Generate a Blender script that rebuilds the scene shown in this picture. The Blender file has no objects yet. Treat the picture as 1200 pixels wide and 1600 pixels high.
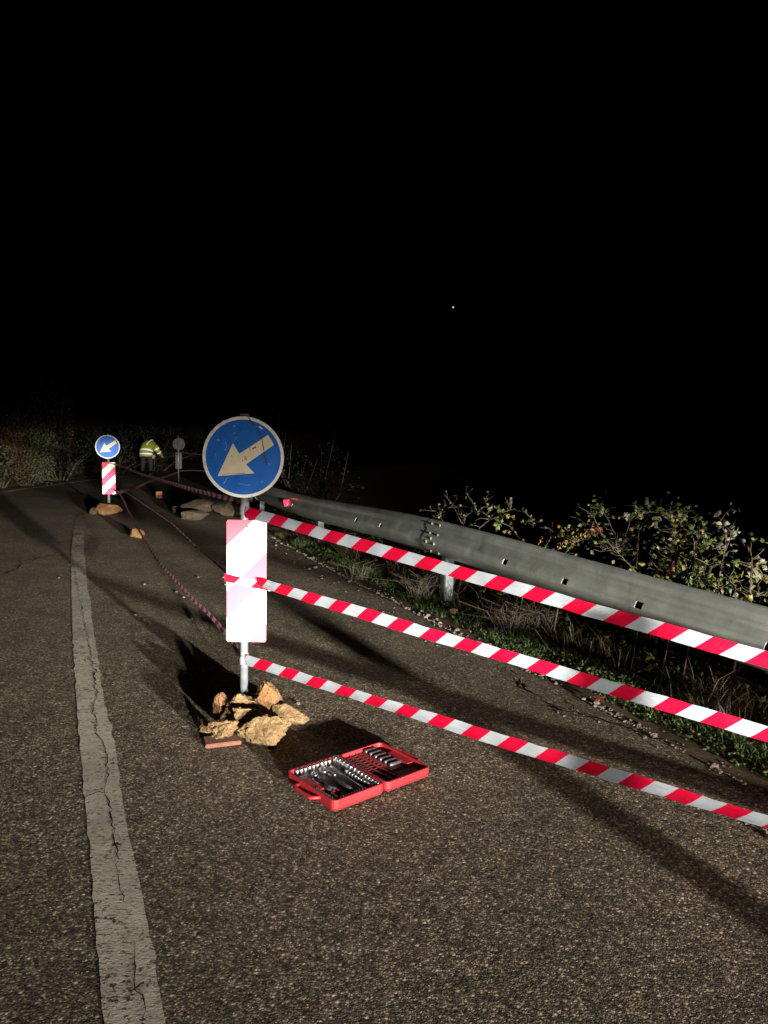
import bpy, bmesh, math, random
import numpy as np
from mathutils import Vector, Matrix, noise

random.seed(7)
RAD = math.radians
sc = bpy.context.scene
col = sc.collection

# ------------------------------------------------------------------ camera
PITCH, ROLL, FPX, CAMH = RAD(6.42), RAD(1.3), 1200.0, 1.5
fwd = Vector((0, math.cos(PITCH), -math.sin(PITCH)))
r0 = Vector((1, 0, 0)); u0 = Vector((0, math.sin(PITCH), math.cos(PITCH)))
rgt = r0 * math.cos(ROLL) + u0 * math.sin(ROLL)
upv = u0 * math.cos(ROLL) - r0 * math.sin(ROLL)
cam = bpy.data.cameras.new('camera'); cam_o = bpy.data.objects.new('camera', cam); col.objects.link(cam_o)
cam.sensor_fit = 'VERTICAL'; cam.sensor_height = 32.0; cam.lens = 24.0
cam.clip_start = 0.05; cam.clip_end = 5000
m = Matrix.Identity(4)
for i in range(3):
    m[i][0] = rgt[i]; m[i][1] = upv[i]; m[i][2] = -fwd[i]
m[2][3] = CAMH
cam_o.matrix_world = m
sc.camera = cam_o

# ------------------------------------------------------------------ night sky, exposure
w = bpy.data.worlds.new('World'); sc.world = w; w.use_nodes = True
nt = w.node_tree
sky = nt.nodes.new('ShaderNodeTexSky'); sky.sky_type = 'NISHITA'; sky.sun_disc = False
sky.sun_elevation = RAD(-14); sky.sun_rotation = RAD(200)
nt.links.new(sky.outputs[0], nt.nodes['Background'].inputs[0])
nt.nodes['Background'].inputs[1].default_value = 0.05
sc.view_settings.view_transform = 'Standard'; sc.view_settings.look = 'None'
sc.view_settings.exposure = 0.0; sc.view_settings.gamma = 1.0
sc.view_settings.use_curve_mapping = False
sc.cycles.use_denoising = True
sc.cycles.sample_clamp_indirect = 4.0
sc.cycles.max_bounces = 5

# ------------------------------------------------------------------ headlights of the car standing beside the photographer
HOT, WIDE = 1.0, 1.0
def headlight(loc, yaw, watts, hot=4.2, wide=1.0, hw=0.42, spill=0.17):
    L = bpy.data.lights.new('car_headlight', 'SPOT'); o = bpy.data.objects.new('car_headlight', L); col.objects.link(o)
    L.energy = watts; L.spot_size = RAD(150); L.spot_blend = 0.3; L.shadow_soft_size = 0.075
    L.color = (1.0, 0.955, 0.90)
    d = Vector((math.sin(yaw), math.cos(yaw), 0))
    o.location = loc; o.rotation_euler = d.to_track_quat('-Z', 'Y').to_euler()
    L.use_nodes = True
    n = L.node_tree; N = n.nodes; em = N.get('Emission')
    tc = N.new('ShaderNodeTexCoord'); sp = N.new('ShaderNodeSeparateXYZ'); n.links.new(tc.outputs['Normal'], sp.inputs[0])
    def M(op, a, b=None):
        k = N.new('ShaderNodeMath'); k.operation = op
        for i, v in enumerate((a, b)):
            if v is None: continue
            if isinstance(v, (int, float)): k.inputs[i].default_value = v
            else: n.links.new(v, k.inputs[i])
        return k.outputs[0]
    nz = M('MULTIPLY', sp.outputs[2], -1)
    a = M('DIVIDE', sp.outputs[0], nz); b = M('DIVIDE', sp.outputs[1], nz)
    def gauss(x, s): 
        q = M('DIVIDE', x, s); return M('EXPONENT', M('MULTIPLY', M('MULTIPLY', q, q), -1))
    # sharp low-beam cut-off at the height of the lamp, faint spill above it
    cut = N.new('ShaderNodeMapRange'); cut.interpolation_type = 'SMOOTHSTEP'
    n.links.new(b, cut.inputs[0])
    for q, v in enumerate((-0.004, 0.013, 1.0, spill)): cut.inputs[q + 1].default_value = v
    cutoff = cut.outputs[0]
    fall = M('EXPONENT', M('DIVIDE', M('MAXIMUM', b, 0), -0.05))
    hs = M('MULTIPLY', M('MULTIPLY', gauss(M('ADD', a, 0.03), 0.19), gauss(M('ADD', b, 0.058), 0.05)), hot)
    below = M('EXPONENT', M('DIVIDE', M('MINIMUM', b, 0), 0.19))
    wd = M('MULTIPLY', M('MULTIPLY', M('ADD', M('MULTIPLY', gauss(M('SUBTRACT', a, 0.02), hw), 0.95), 0.05), below), wide)
    tot = M('MULTIPLY', M('MULTIPLY', M('ADD', hs, wd), cutoff), fall)
    n.links.new(tot, em.inputs['Strength'])
    return o
LA, LB = (2.75, -4.80, 1.0), (4.20, -4.10, 1.0)
headlight(LA, RAD(-24), 5200)
headlight(LB, RAD(-24), 11400)

# ------------------------------------------------------------------ pixel helpers (photo pixels, 1200 x 1600)
def ray(x, y): return fwd + rgt * ((x - 600) / FPX) + upv * ((800 - y) / FPX)
def D(x, y, Y):
    d = ray(x, y); return Vector((0, 0, CAMH)) + d * (Y / d.y)
def gzy(y):
    t = y - 4.5
    return -0.02 * (math.log1p(math.exp(t)) if t < 30 else t) if t > -20 else 0.0
def G(x, y, h=0.0):
    d = ray(x, y); t = 3.0
    for _ in range(30):
        z = gzy(d.y * t) + h
        t = (z - CAMH) / d.z
    return Vector((0, 0, CAMH)) + d * t

# ------------------------------------------------------------------ object helpers
def tag(o, label=None, cat=None, group=None, kind=None):
    if label: o['label'] = label
    if cat: o['category'] = cat
    if group: o['group'] = group
    if kind: o['kind'] = kind
    return o
def link(name, me, mat=None, parent=None, loc=None):
    o = bpy.data.objects.new(name, me); col.objects.link(o)
    if mat is not None and me is not None and not me.materials: me.materials.append(mat)
    if parent: o.parent = parent
    if loc is not None: o.location = loc
    return o
def empty(name, loc=(0, 0, 0), rz=0.0):
    o = bpy.data.objects.new(name, None); col.objects.link(o); o.location = loc; o.rotation_euler = (0, 0, rz); return o
def mesh(name, vs, fs, smooth=False, uvs=None):
    me = bpy.data.meshes.new(name); me.from_pydata([tuple(v) for v in vs], [], fs); me.update()
    if uvs is not None:
        ul = me.uv_layers.new(name='UVMap')
        for lp in me.loops: ul.data[lp.index].uv = uvs[lp.vertex_index]
    if smooth:
        for p in me.polygons: p.use_smooth = True
    return me
def bm_mesh(bm, name, smooth=False, recalc=True):
    if recalc: bmesh.ops.recalc_face_normals(bm, faces=bm.faces)
    me = bpy.data.meshes.new(name); bm.to_mesh(me); bm.free()
    if smooth:
        for p in me.polygons: p.use_smooth = True
    return me
def tube_data(pts, rad, seg=8, cap=True):
    vs, fs = [], []
    n = len(pts); pts = [Vector(p) for p in pts]
    rr = rad if isinstance(rad, (list, tuple)) else [rad] * n
    ref = None
    for i, p in enumerate(pts):
        t = (pts[min(i + 1, n - 1)] - pts[max(i - 1, 0)])
        t = t.normalized() if t.length > 1e-9 else Vector((0, 0, 1))
        if ref is None:
            ref = t.orthogonal().normalized()
        ref = (ref - t * ref.dot(t)); ref = ref.normalized() if ref.length > 1e-6 else t.orthogonal().normalized()
        b = t.cross(ref)
        for k in range(seg):
            a = 2 * math.pi * k / seg
            vs.append(p + (ref * math.cos(a) + b * math.sin(a)) * rr[i])
    for i in range(n - 1):
        for k in range(seg):
            k2 = (k + 1) % seg
            fs.append((i * seg + k, i * seg + k2, (i + 1) * seg + k2, (i + 1) * seg + k))
    if cap:
        fs.append(tuple(reversed(range(seg)))); fs.append(tuple((n - 1) * seg + k for k in range(seg)))
    return vs, fs
def tube(name, pts, rad, mat, parent=None, seg=10, smooth=True):
    return link(name, mesh(name, *tube_data(pts, rad, seg), smooth=smooth), mat, parent)
def lathe_mesh(name, prof, seg=14, smooth=False):
    vs, fs = [], []
    for r, z in prof:
        for k in range(seg):
            a = 2 * math.pi * k / seg; vs.append((r * math.cos(a), r * math.sin(a), z))
    for i in range(len(prof) - 1):
        for k in range(seg):
            k2 = (k + 1) % seg; fs.append((i * seg + k, i * seg + k2, (i + 1) * seg + k2, (i + 1) * seg + k))
    fs.append(tuple(reversed(range(seg)))); fs.append(tuple((len(prof) - 1) * seg + k for k in range(seg)))
    return mesh(name, vs, fs, smooth)
def box_mesh(name, sx, sy, sz, bev=0.0, z0=0.0):
    bm = bmesh.new(); bmesh.ops.create_cube(bm, size=1)
    for v in bm.verts: v.co = Vector((v.co.x * sx, v.co.y * sy, (v.co.z + .5) * sz + z0))
    if bev > 0: bmesh.ops.bevel(bm, geom=list(bm.edges), offset=bev, segments=2, affect='EDGES')
    return bm_mesh(bm, name)
def poly_prism(name, pts, y0, y1):
    """flat outline in x,z extruded along y"""
    n = len(pts)
    vs = [(x, y0, z) for x, z in pts] + [(x, y1, z) for x, z in pts]
    fs = [tuple(range(n)), tuple(reversed(range(n, 2 * n)))] + [(i, n + i, n + (i + 1) % n, (i + 1) % n) for i in range(n)]
    bm = bmesh.new(); bvs = [bm.verts.new(v) for v in vs]
    for f in fs: bm.faces.new([bvs[i] for i in f])
    return bm_mesh(bm, name)

# ------------------------------------------------------------------ materials
class Mat:
    def __init__(s, name):
        s.m = bpy.data.materials.new(name); s.m.use_nodes = True
        s.t = s.m.node_tree; s.N = s.t.nodes; s.b = s.N['Principled BSDF']; s.out = s.N['Material Output']
        s.tc = s.N.new('ShaderNodeTexCoord')
    def L(s, a, b): s.t.links.new(a, b)
    def set(s, **k):
        for key, v in k.items():
            s.b.inputs[{'col': 'Base Color', 'rough': 'Roughness', 'metal': 'Metallic', 'spec': 'Specular IOR Level', 'sub': 'Subsurface Weight'}[key]].default_value = (*v, 1) if isinstance(v, tuple) else v
        return s
    def noise(s, scale, detail=4, rough=.55, vec='Object', dist=0.0):
        n = s.N.new('ShaderNodeTexNoise'); n.inputs['Scale'].default_value = scale; n.inputs['Detail'].default_value = detail
        n.inputs['Roughness'].default_value = rough; n.inputs['Distortion'].default_value = dist
        s.L(s.tc.outputs[vec] if isinstance(vec, str) else vec, n.inputs['Vector']); return n.outputs['Fac']
    def voro(s, scale, feat='F1', vec='Object', rnd=1.0):
        n = s.N.new('ShaderNodeTexVoronoi'); n.feature = feat; n.inputs['Scale'].default_value = scale; n.inputs['Randomness'].default_value = rnd
        s.L(s.tc.outputs[vec] if isinstance(vec, str) else vec, n.inputs['Vector']); return n
    def ramp(s, fac, stops, interp='LINEAR'):
        r = s.N.new('ShaderNodeValToRGB'); r.color_ramp.interpolation = interp
        e = r.color_ramp.elements
        while len(e) < len(stops): e.new(0.5)
        for i, (p, c) in enumerate(stops):
            e[i].position = p; e[i].color = (*c, 1) if isinstance(c, tuple) else (c, c, c, 1)
        s.L(fac, r.inputs[0]); return r.outputs[0]
    def math(s, op, a, b=None, clamp=False):
        k = s.N.new('ShaderNodeMath'); k.operation = op; k.use_clamp = clamp
        for i, v in enumerate((a, b)):
            if v is None: continue
            if isinstance(v, (int, float)): k.inputs[i].default_value = v
            else: s.L(v, k.inputs[i])
        return k.outputs[0]
    def mix(s, f, a, b, mode='MIX'):
        k = s.N.new('ShaderNodeMix'); k.data_type = 'RGBA'; k.blend_type = mode
        for sock, v in ((k.inputs[0], f), (k.inputs[6], a), (k.inputs[7], b)):
            if isinstance(v, (int, float)): sock.default_value = v
            elif isinstance(v, tuple): sock.default_value = (*v, 1)
            else: s.L(v, sock)
        return k.outputs[2]
    def col(s, c): s.L(c, s.b.inputs['Base Color']); return s
    def rough(s, c): s.L(c, s.b.inputs['Roughness']); return s
    def bump(s, h, strength=.5, dist=.01, prev=None):
        k = s.N.new('ShaderNodeBump'); k.inputs['Strength'].default_value = strength; k.inputs['Distance'].default_value = dist
        s.L(h, k.inputs['Height'])
        if prev is not None: s.L(prev, k.inputs['Normal'])
        s.L(k.outputs[0], s.b.inputs['Normal']); return k.outputs[0]
    def translucent(s, colr, amount):
        """thin sheet that also lets light through"""
        tr = s.N.new('ShaderNodeBsdfTranslucent'); mx = s.N.new('ShaderNodeMixShader'); mx.inputs[0].default_value = amount
        if isinstance(colr, tuple): tr.inputs[0].default_value = (*colr, 1)
        else: s.L(colr, tr.inputs[0])
        s.L(s.b.outputs[0], mx.inputs[1]); s.L(tr.outputs[0], mx.inputs[2]); s.L(mx.outputs[0], s.out.inputs[0]); return s

def asphalt_nodes(k):
    """coarse worn aggregate: colour, height"""
    warp = k.N.new('ShaderNodeVectorMath'); warp.operation = 'ADD'
    nz = k.N.new('ShaderNodeTexNoise'); nz.inputs['Scale'].default_value = 160; k.L(k.tc.outputs['Object'], nz.inputs['Vector'])
    sc_ = k.N.new('ShaderNodeVectorMath'); sc_.operation = 'SCALE'; sc_.inputs['Scale'].default_value = .006; k.L(nz.outputs['Color'], sc_.inputs[0])
    k.L(k.tc.outputs['Object'], warp.inputs[0]); k.L(sc_.outputs[0], warp.inputs[1])
    v = k.voro(150, vec=warp.outputs[0]); v2 = k.voro(78, vec=warp.outputs[0])
    sepc = k.N.new('ShaderNodeSeparateColor'); k.L(v.outputs['Color'], sepc.inputs[0])
    sep2 = k.N.new('ShaderNodeSeparateColor'); k.L(v2.outputs['Color'], sep2.inputs[0])
    fine = k.noise(520, 3, .6)
    st = [(0.0, (.032, .024, .013)), (.4, (.092, .071, .042)), (.75, (.205, .160, .098)), (1.0, (.45, .365, .235))]
    stone = k.mix(1.0, k.ramp(sepc.outputs[0], st), k.ramp(v.outputs['Distance'], [(.25, 1.0), (.7, .35)]), 'MULTIPLY')
    big_stone = k.mix(1.0, k.ramp(sep2.outputs[0], st), k.ramp(v2.outputs['Distance'], [(.3, 1.0), (.62, .3)]), 'MULTIPLY')
    use_big = k.math('GREATER_THAN', sep2.outputs[1], .62)
    c = k.mix(use_big, stone, big_stone)
    c = k.mix(.5, c, k.ramp(fine, [(.3, .35), (.7, 1.55)]), 'MULTIPLY')
    big = k.noise(.9, 5, .6)
    c = k.mix(1.0, c, k.ramp(big, [(.25, .68), (.75, 1.28)]), 'MULTIPLY')
    stain = k.noise(2.6, 7, .7)
    c = k.mix(1.0, c, k.ramp(stain, [(.30, .50), (.42, .95), (.7, 1.08)]), 'MULTIPLY')
    binder = k.ramp(k.noise(11, 4, .6), [(.35, .72), (.6, 1.1)])
    c = k.mix(.8, c, binder, 'MULTIPLY')
    h1 = k.math('MULTIPLY', k.math('SUBTRACT', .62, v.outputs['Distance'], True), k.math('ADD', .45, sepc.outputs[1]))
    h2 = k.math('MULTIPLY', k.math('MULTIPLY', k.math('SUBTRACT', .62, v2.outputs['Distance'], True), use_big), 1.1)
    h = k.math('ADD', k.math('MAXIMUM', h1, h2), k.math('MULTIPLY', fine, .30))
    return c, h, sepc

M = {}
k = Mat('asphalt')
c, h, sepc = asphalt_nodes(k); k.col(c); k.rough(k.ramp(sepc.outputs[2], [(0, .85), (.9, .62), (1, .42)])); k.set(spec=.3); k.bump(h, .95, .0075); M['asphalt'] = k.m

k = Mat('road_paint')
c, h, sepc = asphalt_nodes(k)
pit = k.math('ADD', k.math('MULTIPLY', k.noise(34, 6, .75), 1.0), k.math('MULTIPLY', k.noise(5, 3, .6), .35))
fl = k.N.new('ShaderNodeMapping'); fl.inputs['Scale'].default_value = (30, 95, 30); fl.inputs['Rotation'].default_value = (0, 0, -.4); k.L(k.tc.outputs['Object'], fl.inputs[0])
flake = k.noise(1.0, 4, .7, fl.outputs[0])
pit = k.math('MINIMUM', pit, k.math('ADD', k.math('MULTIPLY', flake, 1.15), .10))
sepg = k.N.new('ShaderNodeSeparateXYZ'); k.L(k.tc.outputs['Object'], sepg.inputs[0])
pit = k.math('SUBTRACT', pit, k.math('MULTIPLY', k.math('MAXIMUM', k.math('SUBTRACT', sepg.outputs[1], 8.0), 0), .035))   # worn thinner further along
wear = k.ramp(pit, [(.565, 1.0), (.61, 0.0)])      # 1 = worn through to the asphalt
paint = k.ramp(k.noise(16, 5, .7), [(.25, (.25, .222, .17)), (.7, (.41, .375, .295))])
paint = k.mix(1.0, paint, k.ramp(k.noise(1.7, 3, .5), [(.3, .65), (.7, 1.15)]), 'MULTIPLY')
inv = k.math('SUBTRACT', 1.0, wear)
k.col(k.mix(wear, paint, c)); k.set(rough=.8, spec=.25)
k.bump(k.math('ADD', k.math('MULTIPLY', h, .35), k.math('MULTIPLY', inv, .7)), .6, .006); M['paint'] = k.m
k = Mat('edge_paint'); k.col(k.ramp(k.noise(6, 5, .7), [(.42, (.06, .05, .035)), (.5, (.55, .50, .40))])); k.set(rough=.85); M['edge_paint'] = k.m

k = Mat('crack_gap'); k.set(col=(.006, .005, .004), rough=1.0, spec=0.0); k.col(k.ramp(k.noise(60), [(.3, (.004, .0035, .003)), (.7, (.012, .010, .008))])); M['crack'] = k.m

k = Mat('verge_soil')
c = k.ramp(k.noise(7, 8, .7), [(.25, (.022, .015, .008)), (.55, (.07, .048, .026)), (.8, (.14, .10, .055))])
k.col(c); k.set(rough=.95, spec=.15); n_ = k.noise(38, 8, .75); k.bump(n_, .8, .03); M['soil'] = k.m

k = Mat('valley_ground'); k.col(k.ramp(k.noise(.4, 6), [(.3, (.02, .022, .012)), (.7, (.05, .045, .026))])); k.set(rough=1.0, spec=0.0); M['valley'] = k.m

def stone_mat(name, a, b, c2, sc_=14):
    k = Mat(name)
    n1 = k.noise(sc_, 8, .7); n2 = k.noise(sc_ * 4.5, 5, .7)
    c = k.ramp(n1, [(.25, a), (.5, b), (.75, c2)])
    c = k.mix(.55, c, k.ramp(n2, [(.3, .45), (.65, 1.35)]), 'MULTIPLY')
    k.col(c); k.set(rough=.9, spec=.2)
    k.bump(k.math('ADD', n1, k.math('MULTIPLY', n2, .45)), 1.0, .035); return k.m
M['ochre'] = stone_mat('ochre_limestone', (.07, .038, .014), (.15, .094, .040), (.23, .16, .082))
M['ochre2'] = stone_mat('orange_limestone', (.07, .03, .010), (.15, .076, .027), (.20, .12, .052), 18)
M['pale_rock'] = stone_mat('pale_rock', (.02, .013, .008), (.04, .029, .017), (.06, .044, .028), 9)
M['pebble'] = stone_mat('pebble_stone', (.10, .08, .06), (.19, .16, .12), (.30, .26, .21), 60)
k = Mat('fired_clay'); k.col(k.ramp(k.noise(30, 5), [(.3, (.075, .026, .015)), (.7, (.135, .052, .03))])); k.set(rough=.9); k.bump(k.noise(120), .4, .004); M['clay'] = k.m

k = Mat('galvanised_steel')
c = k.ramp(k.noise(9, 6, .65), [(.3, (.06, .066, .065)), (.7, (.12, .13, .127))])
c = k.mix(.6, c, k.ramp(k.noise(2.2, 5, .7), [(.3, .5), (.6, 1.1)]), 'MULTIPLY')
k.col(c); k.set(metal=.35, rough=.55, spec=.4); k.bump(k.noise(40, 3), .12, .003); M['galv'] = k.m
k = Mat('weathered_rail')
c = k.ramp(k.noise(5, 7, .7), [(.3, (.26, .285, .24)), (.7, (.40, .43, .375))])
c = k.mix(.75, c, k.ramp(k.noise(26, 5, .75), [(.22, .6), (.4, 1.0), (.8, 1.08)]), 'MULTIPLY')
c = k.mix(k.ramp(k.noise(1.6, 6, .75), [(.58, 0.0), (.72, .55)]), c, (.055, .05, .035))
ru = k.N.new('ShaderNodeMapping'); ru.inputs['Scale'].default_value = (.9, 13, 1); k.L(k.tc.outputs['UV'], ru.inputs[0])
c = k.mix(.42, c, k.ramp(k.noise(1.0, 6, .6, ru.outputs[0]), [(.32, .55), (.55, 1.0), (.75, 1.2)]), 'MULTIPLY')
rd = k.N.new('ShaderNodeMapping'); rd.inputs['Scale'].default_value = (22, 1.6, 1); k.L(k.tc.outputs['UV'], rd.inputs[0])
c = k.mix(k.ramp(k.noise(1.0, 5, .7, rd.outputs[0]), [(.60, 0.0), (.78, .45)]), c, (.06, .052, .035))
k.rough(k.ramp(k.noise(7, 4), [(.3, .30), (.7, .52)]))
k.col(c); k.set(metal=.6, rough=.38, spec=.5); k.bump(k.noise(6, 2), .08, .006); M['rail'] = k.m
k = Mat('dull_pole'); k.col(k.ramp(k.noise(20, 5), [(.3, (.10, .108, .112)), (.7, (.19, .20, .21))])); k.set(metal=.45, rough=.42); M['pole'] = k.m
k = Mat('rusty_iron'); k.col(k.ramp(k.noise(25, 6), [(.3, (.06, .025, .012)), (.7, (.17, .075, .03))])); k.set(rough=.85); M['rust'] = k.m
k = Mat('lichen_crust'); k.col(k.ramp(k.noise(60, 4), [(.3, (.05, .05, .03)), (.7, (.16, .155, .10))])); k.set(rough=1.0); k.bump(k.noise(150), .6, .004); M['lichen'] = k.m

k = Mat('blue_sign_face')
c = k.ramp(k.noise(10, 6, .7), [(.3, (.0, .085, .38)), (.7, (.008, .13, .50))])
c = k.mix(k.ramp(k.noise(46, 7, .85), [(.70, 0.0), (.76, .5)]), c, (.30, .42, .60))
k.col(c); k.set(rough=.45, spec=.4); M['blue'] = k.m
k = Mat('cream_sign_face')
c = k.ramp(k.noise(14, 6, .7), [(.3, (.62, .50, .33)), (.7, (.74, .63, .44))])
c = k.mix(k.ramp(k.noise(30, 5, .8), [(.68, 0.0), (.76, .55)]), c, (.30, .20, .10))
k.col(c); k.set(rough=.6); M['cream'] = k.m
k = Mat('grimy_white_rim')
c = k.mix(k.ramp(k.noise(12, 6, .75), [(.5, 0.0), (.7, .65)]), (.74, .70, .60), (.32, .20, .09)); k.col(c); k.set(rough=.6); M['rim'] = k.m
k = Mat('dark_scratch'); k.col(k.ramp(k.noise(60), [(.3, (.03, .016, .01)), (.7, (.12, .07, .04))])); k.set(rough=.9); M['scratch'] = k.m
k = Mat('pale_scratch'); k.col(k.ramp(k.noise(60), [(.3, (.3, .45, .7)), (.7, (.55, .65, .8))])); k.set(rough=.7); M['pale_scratch'] = k.m
k = Mat('sign_back'); k.col(k.ramp(k.noise(8, 5), [(.3, (.045, .042, .042)), (.7, (.085, .08, .08))])); k.set(metal=.3, rough=.6); M['back'] = k.m

def stripe_mat(name, period, phase, slope, red, white, uv=True, duty=.5, grime=.4):
    k = Mat(name)
    sp = k.N.new('ShaderNodeSeparateXYZ'); k.L(k.tc.outputs['UV'], sp.inputs[0])
    t = k.math('ADD', k.math('DIVIDE', k.math('ADD', sp.outputs[0], k.math('MULTIPLY', sp.outputs[1], slope)), period), phase)
    f = k.math('FRACT', t)
    isred = k.math('LESS_THAN', f, duty)
    c = k.mix(isred, white, red)
    c = k.mix(grime, c, k.ramp(k.noise(18, 6, .7), [(.3, .72), (.6, 1.0)]), 'MULTIPLY')
    k.col(c); return k, c
k, c = stripe_mat('striped_board', .38, .026, 1.0, (.29, .036, .054), (.29, .29, .29), duty=.38, grime=.2); k.set(rough=.5); M['board'] = k.m
k, c = stripe_mat('striped_board_weathered', .30, .02, 1.0, (.72, .012, .08), (.66, .64, .55), duty=.5, grime=.8); k.set(rough=.5); M['board_old'] = k.m
k, c = stripe_mat('barrier_film', .172, .0, -0.9, (.44, .002, .024), (.30, .325, .335), grime=.15); k.set(rough=.5, spec=.15); k.translucent(c, .7); wr = k.N.new('ShaderNodeMapping'); wr.inputs['Scale'].default_value = (9, 40, 9); k.L(k.tc.outputs['UV'], wr.inputs[0]); k.bump(k.noise(1.0, 5, .65, wr.outputs[0], 1.2), .55, .012); M['tape'] = k.m; 
k, c = stripe_mat('barrier_film_muted', .172, .0, -0.9, (.30, .03, .055), (.36, .35, .37), grime=.6); k.set(rough=.6, spec=.2); k.translucent(c, .4); M['tape_muted'] = k.m  # second tape film with greyer, lower-contrast stripes

k = Mat('red_plastic'); k.col(k.ramp(k.noise(8, 4), [(.3, (.17, .006, .008)), (.7, (.235, .011, .014))])); k.set(rough=.5, spec=.4); k.bump(k.noise(300), .15, .001); M['redp'] = k.m
k = Mat('dark_insert'); k.set(rough=.65); k.col(k.ramp(k.noise(40, 4), [(.3, (.012, .009, .009)), (.7, (.03, .02, .02))])); M['insert'] = k.m
k = Mat('chrome'); k.set(metal=1.0, rough=.28); k.col(k.ramp(k.noise(50), [(.3, (.55, .56, .56)), (.7, (.75, .75, .74))])); M['chrome'] = k.m
k = Mat('satin_steel'); k.set(metal=.8, rough=.42); k.col(k.ramp(k.noise(50), [(.3, (.38, .38, .37)), (.7, (.58, .58, .56))])); M['steel'] = k.m
k = Mat('dull_steel'); k.set(metal=.8, rough=.45); k.col(k.ramp(k.noise(50), [(.3, (.08, .08, .08)), (.7, (.17, .17, .165))])); M['dull_steel'] = k.m
k = Mat('black_rubber'); k.set(rough=.55); k.col(k.ramp(k.noise(60), [(.3, (.010, .010, .010)), (.7, (.022, .022, .022))])); M['rubber'] = k.m
k = Mat('red_reflector'); k.set(rough=.25); k.col(k.ramp(k.noise(90), [(.3, (.60, .01, .04)), (.7, (.8, .03, .08))])); M['reflector'] = k.m
k = Mat('white_reflector'); k.set(rough=.3); k.col(k.ramp(k.noise(90), [(.3, (.7, .7, .7)), (.7, (.85, .85, .85))])); M['wreflector'] = k.m

def leaf_mat(name, stops, trans=.35, dim=1.0):
    k = Mat(name)
    g = k.N.new('ShaderNodeNewGeometry')
    c = k.ramp(g.outputs['Random Per Island'], stops)
    c = k.mix(.4, c, k.ramp(k.noise(30, 3), [(.3, .6), (.7, 1.2)]), 'MULTIPLY')
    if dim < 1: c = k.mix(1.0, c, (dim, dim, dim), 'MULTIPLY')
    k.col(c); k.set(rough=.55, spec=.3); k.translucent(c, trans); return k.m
M['bramble_leaf'] = leaf_mat('bramble_leaf', [(0, (.035, .065, .008)), (.35, (.075, .105, .016)), (.6, (.13, .15, .026)), (.8, (.17, .12, .015)), (1, (.22, .22, .10))], dim=.62)
M['autumn_leaf'] = leaf_mat('autumn_leaf', [(0, (.05, .09, .012)), (.45, (.09, .13, .016)), (.6, (.22, .12, .012)), (.8, (.26, .13, .009)), (1, (.14, .13, .06))], dim=.8)
M['red_leaf'] = leaf_mat('red_bramble_leaf', [(0, (.055, .012, .008)), (.5, (.075, .018, .011)), (1, (.09, .04, .015))])
M['pale_leaf'] = leaf_mat('pale_leaf', [(0, (.10, .11, .06)), (.6, (.17, .18, .11)), (1, (.25, .25, .17))], dim=.7)
M['weed'] = leaf_mat('verge_weed', [(0, (.012, .026, .006)), (.5, (.035, .062, .014)), (.85, (.085, .12, .034)), (1, (.09, .08, .03))])
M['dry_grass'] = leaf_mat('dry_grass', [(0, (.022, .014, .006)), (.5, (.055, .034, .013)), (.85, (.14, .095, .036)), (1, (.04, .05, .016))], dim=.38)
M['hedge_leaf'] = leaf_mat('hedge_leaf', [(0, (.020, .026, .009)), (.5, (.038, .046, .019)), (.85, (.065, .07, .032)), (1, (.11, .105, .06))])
M['hedge_unlit'] = leaf_mat('hedge_leaf_unlit', [(0, (.012, .016, .006)), (.6, (.02, .024, .010)), (1, (.035, .034, .018))], dim=.45)  # hedge leaf darkened for unlit bushes: missing light put into the colour
M['rust_leaf'] = leaf_mat('rusty_leaf', [(0, (.025, .016, .006)), (.5, (.055, .033, .010)), (1, (.12, .078, .025))], dim=.8)
k = Mat('twig_bark'); k.col(k.ramp(k.noise(40, 5), [(.3, (.022, .014, .007)), (.7, (.058, .042, .022))])); k.set(rough=.9); M['twig'] = k.m

k = Mat('hi_vis_fabric'); k.col(k.ramp(k.noise(10, 5), [(.3, (.20, .22, .014)), (.7, (.28, .30, .022))])); k.set(rough=.8); k.bump(k.noise(9, 3), .4, .02); M['hivis'] = k.m
k = Mat('reflective_band'); k.set(rough=.4); k.col(k.ramp(k.noise(30), [(.3, (.82, .82, .80)), (.7, (.92, .92, .90))])); M['band'] = k.m
k = Mat('dark_trousers'); k.col(k.ramp(k.noise(14, 4), [(.3, (.003, .004, .008)), (.7, (.007, .009, .016))])); k.set(rough=.9); M['trousers'] = k.m
k = Mat('skin'); k.col(k.ramp(k.noise(20, 3), [(.3, (.30, .17, .11)), (.7, (.36, .21, .14))])); k.set(rough=.6); M['skin'] = k.m
k = Mat('dark_hair'); k.col(k.ramp(k.noise(50, 3), [(.3, (.008, .006, .005)), (.7, (.02, .015, .012))])); k.set(rough=.7); M['hair'] = k.m
k = Mat('star_light'); k.N.remove(k.b); e = k.N.new('ShaderNodeEmission'); e.inputs[0].default_value = (.75, .9, 1, 1); e.inputs[1].default_value = 1.5; k.L(e.outputs[0], k.out.inputs[0]); M['star'] = k.m

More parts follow.
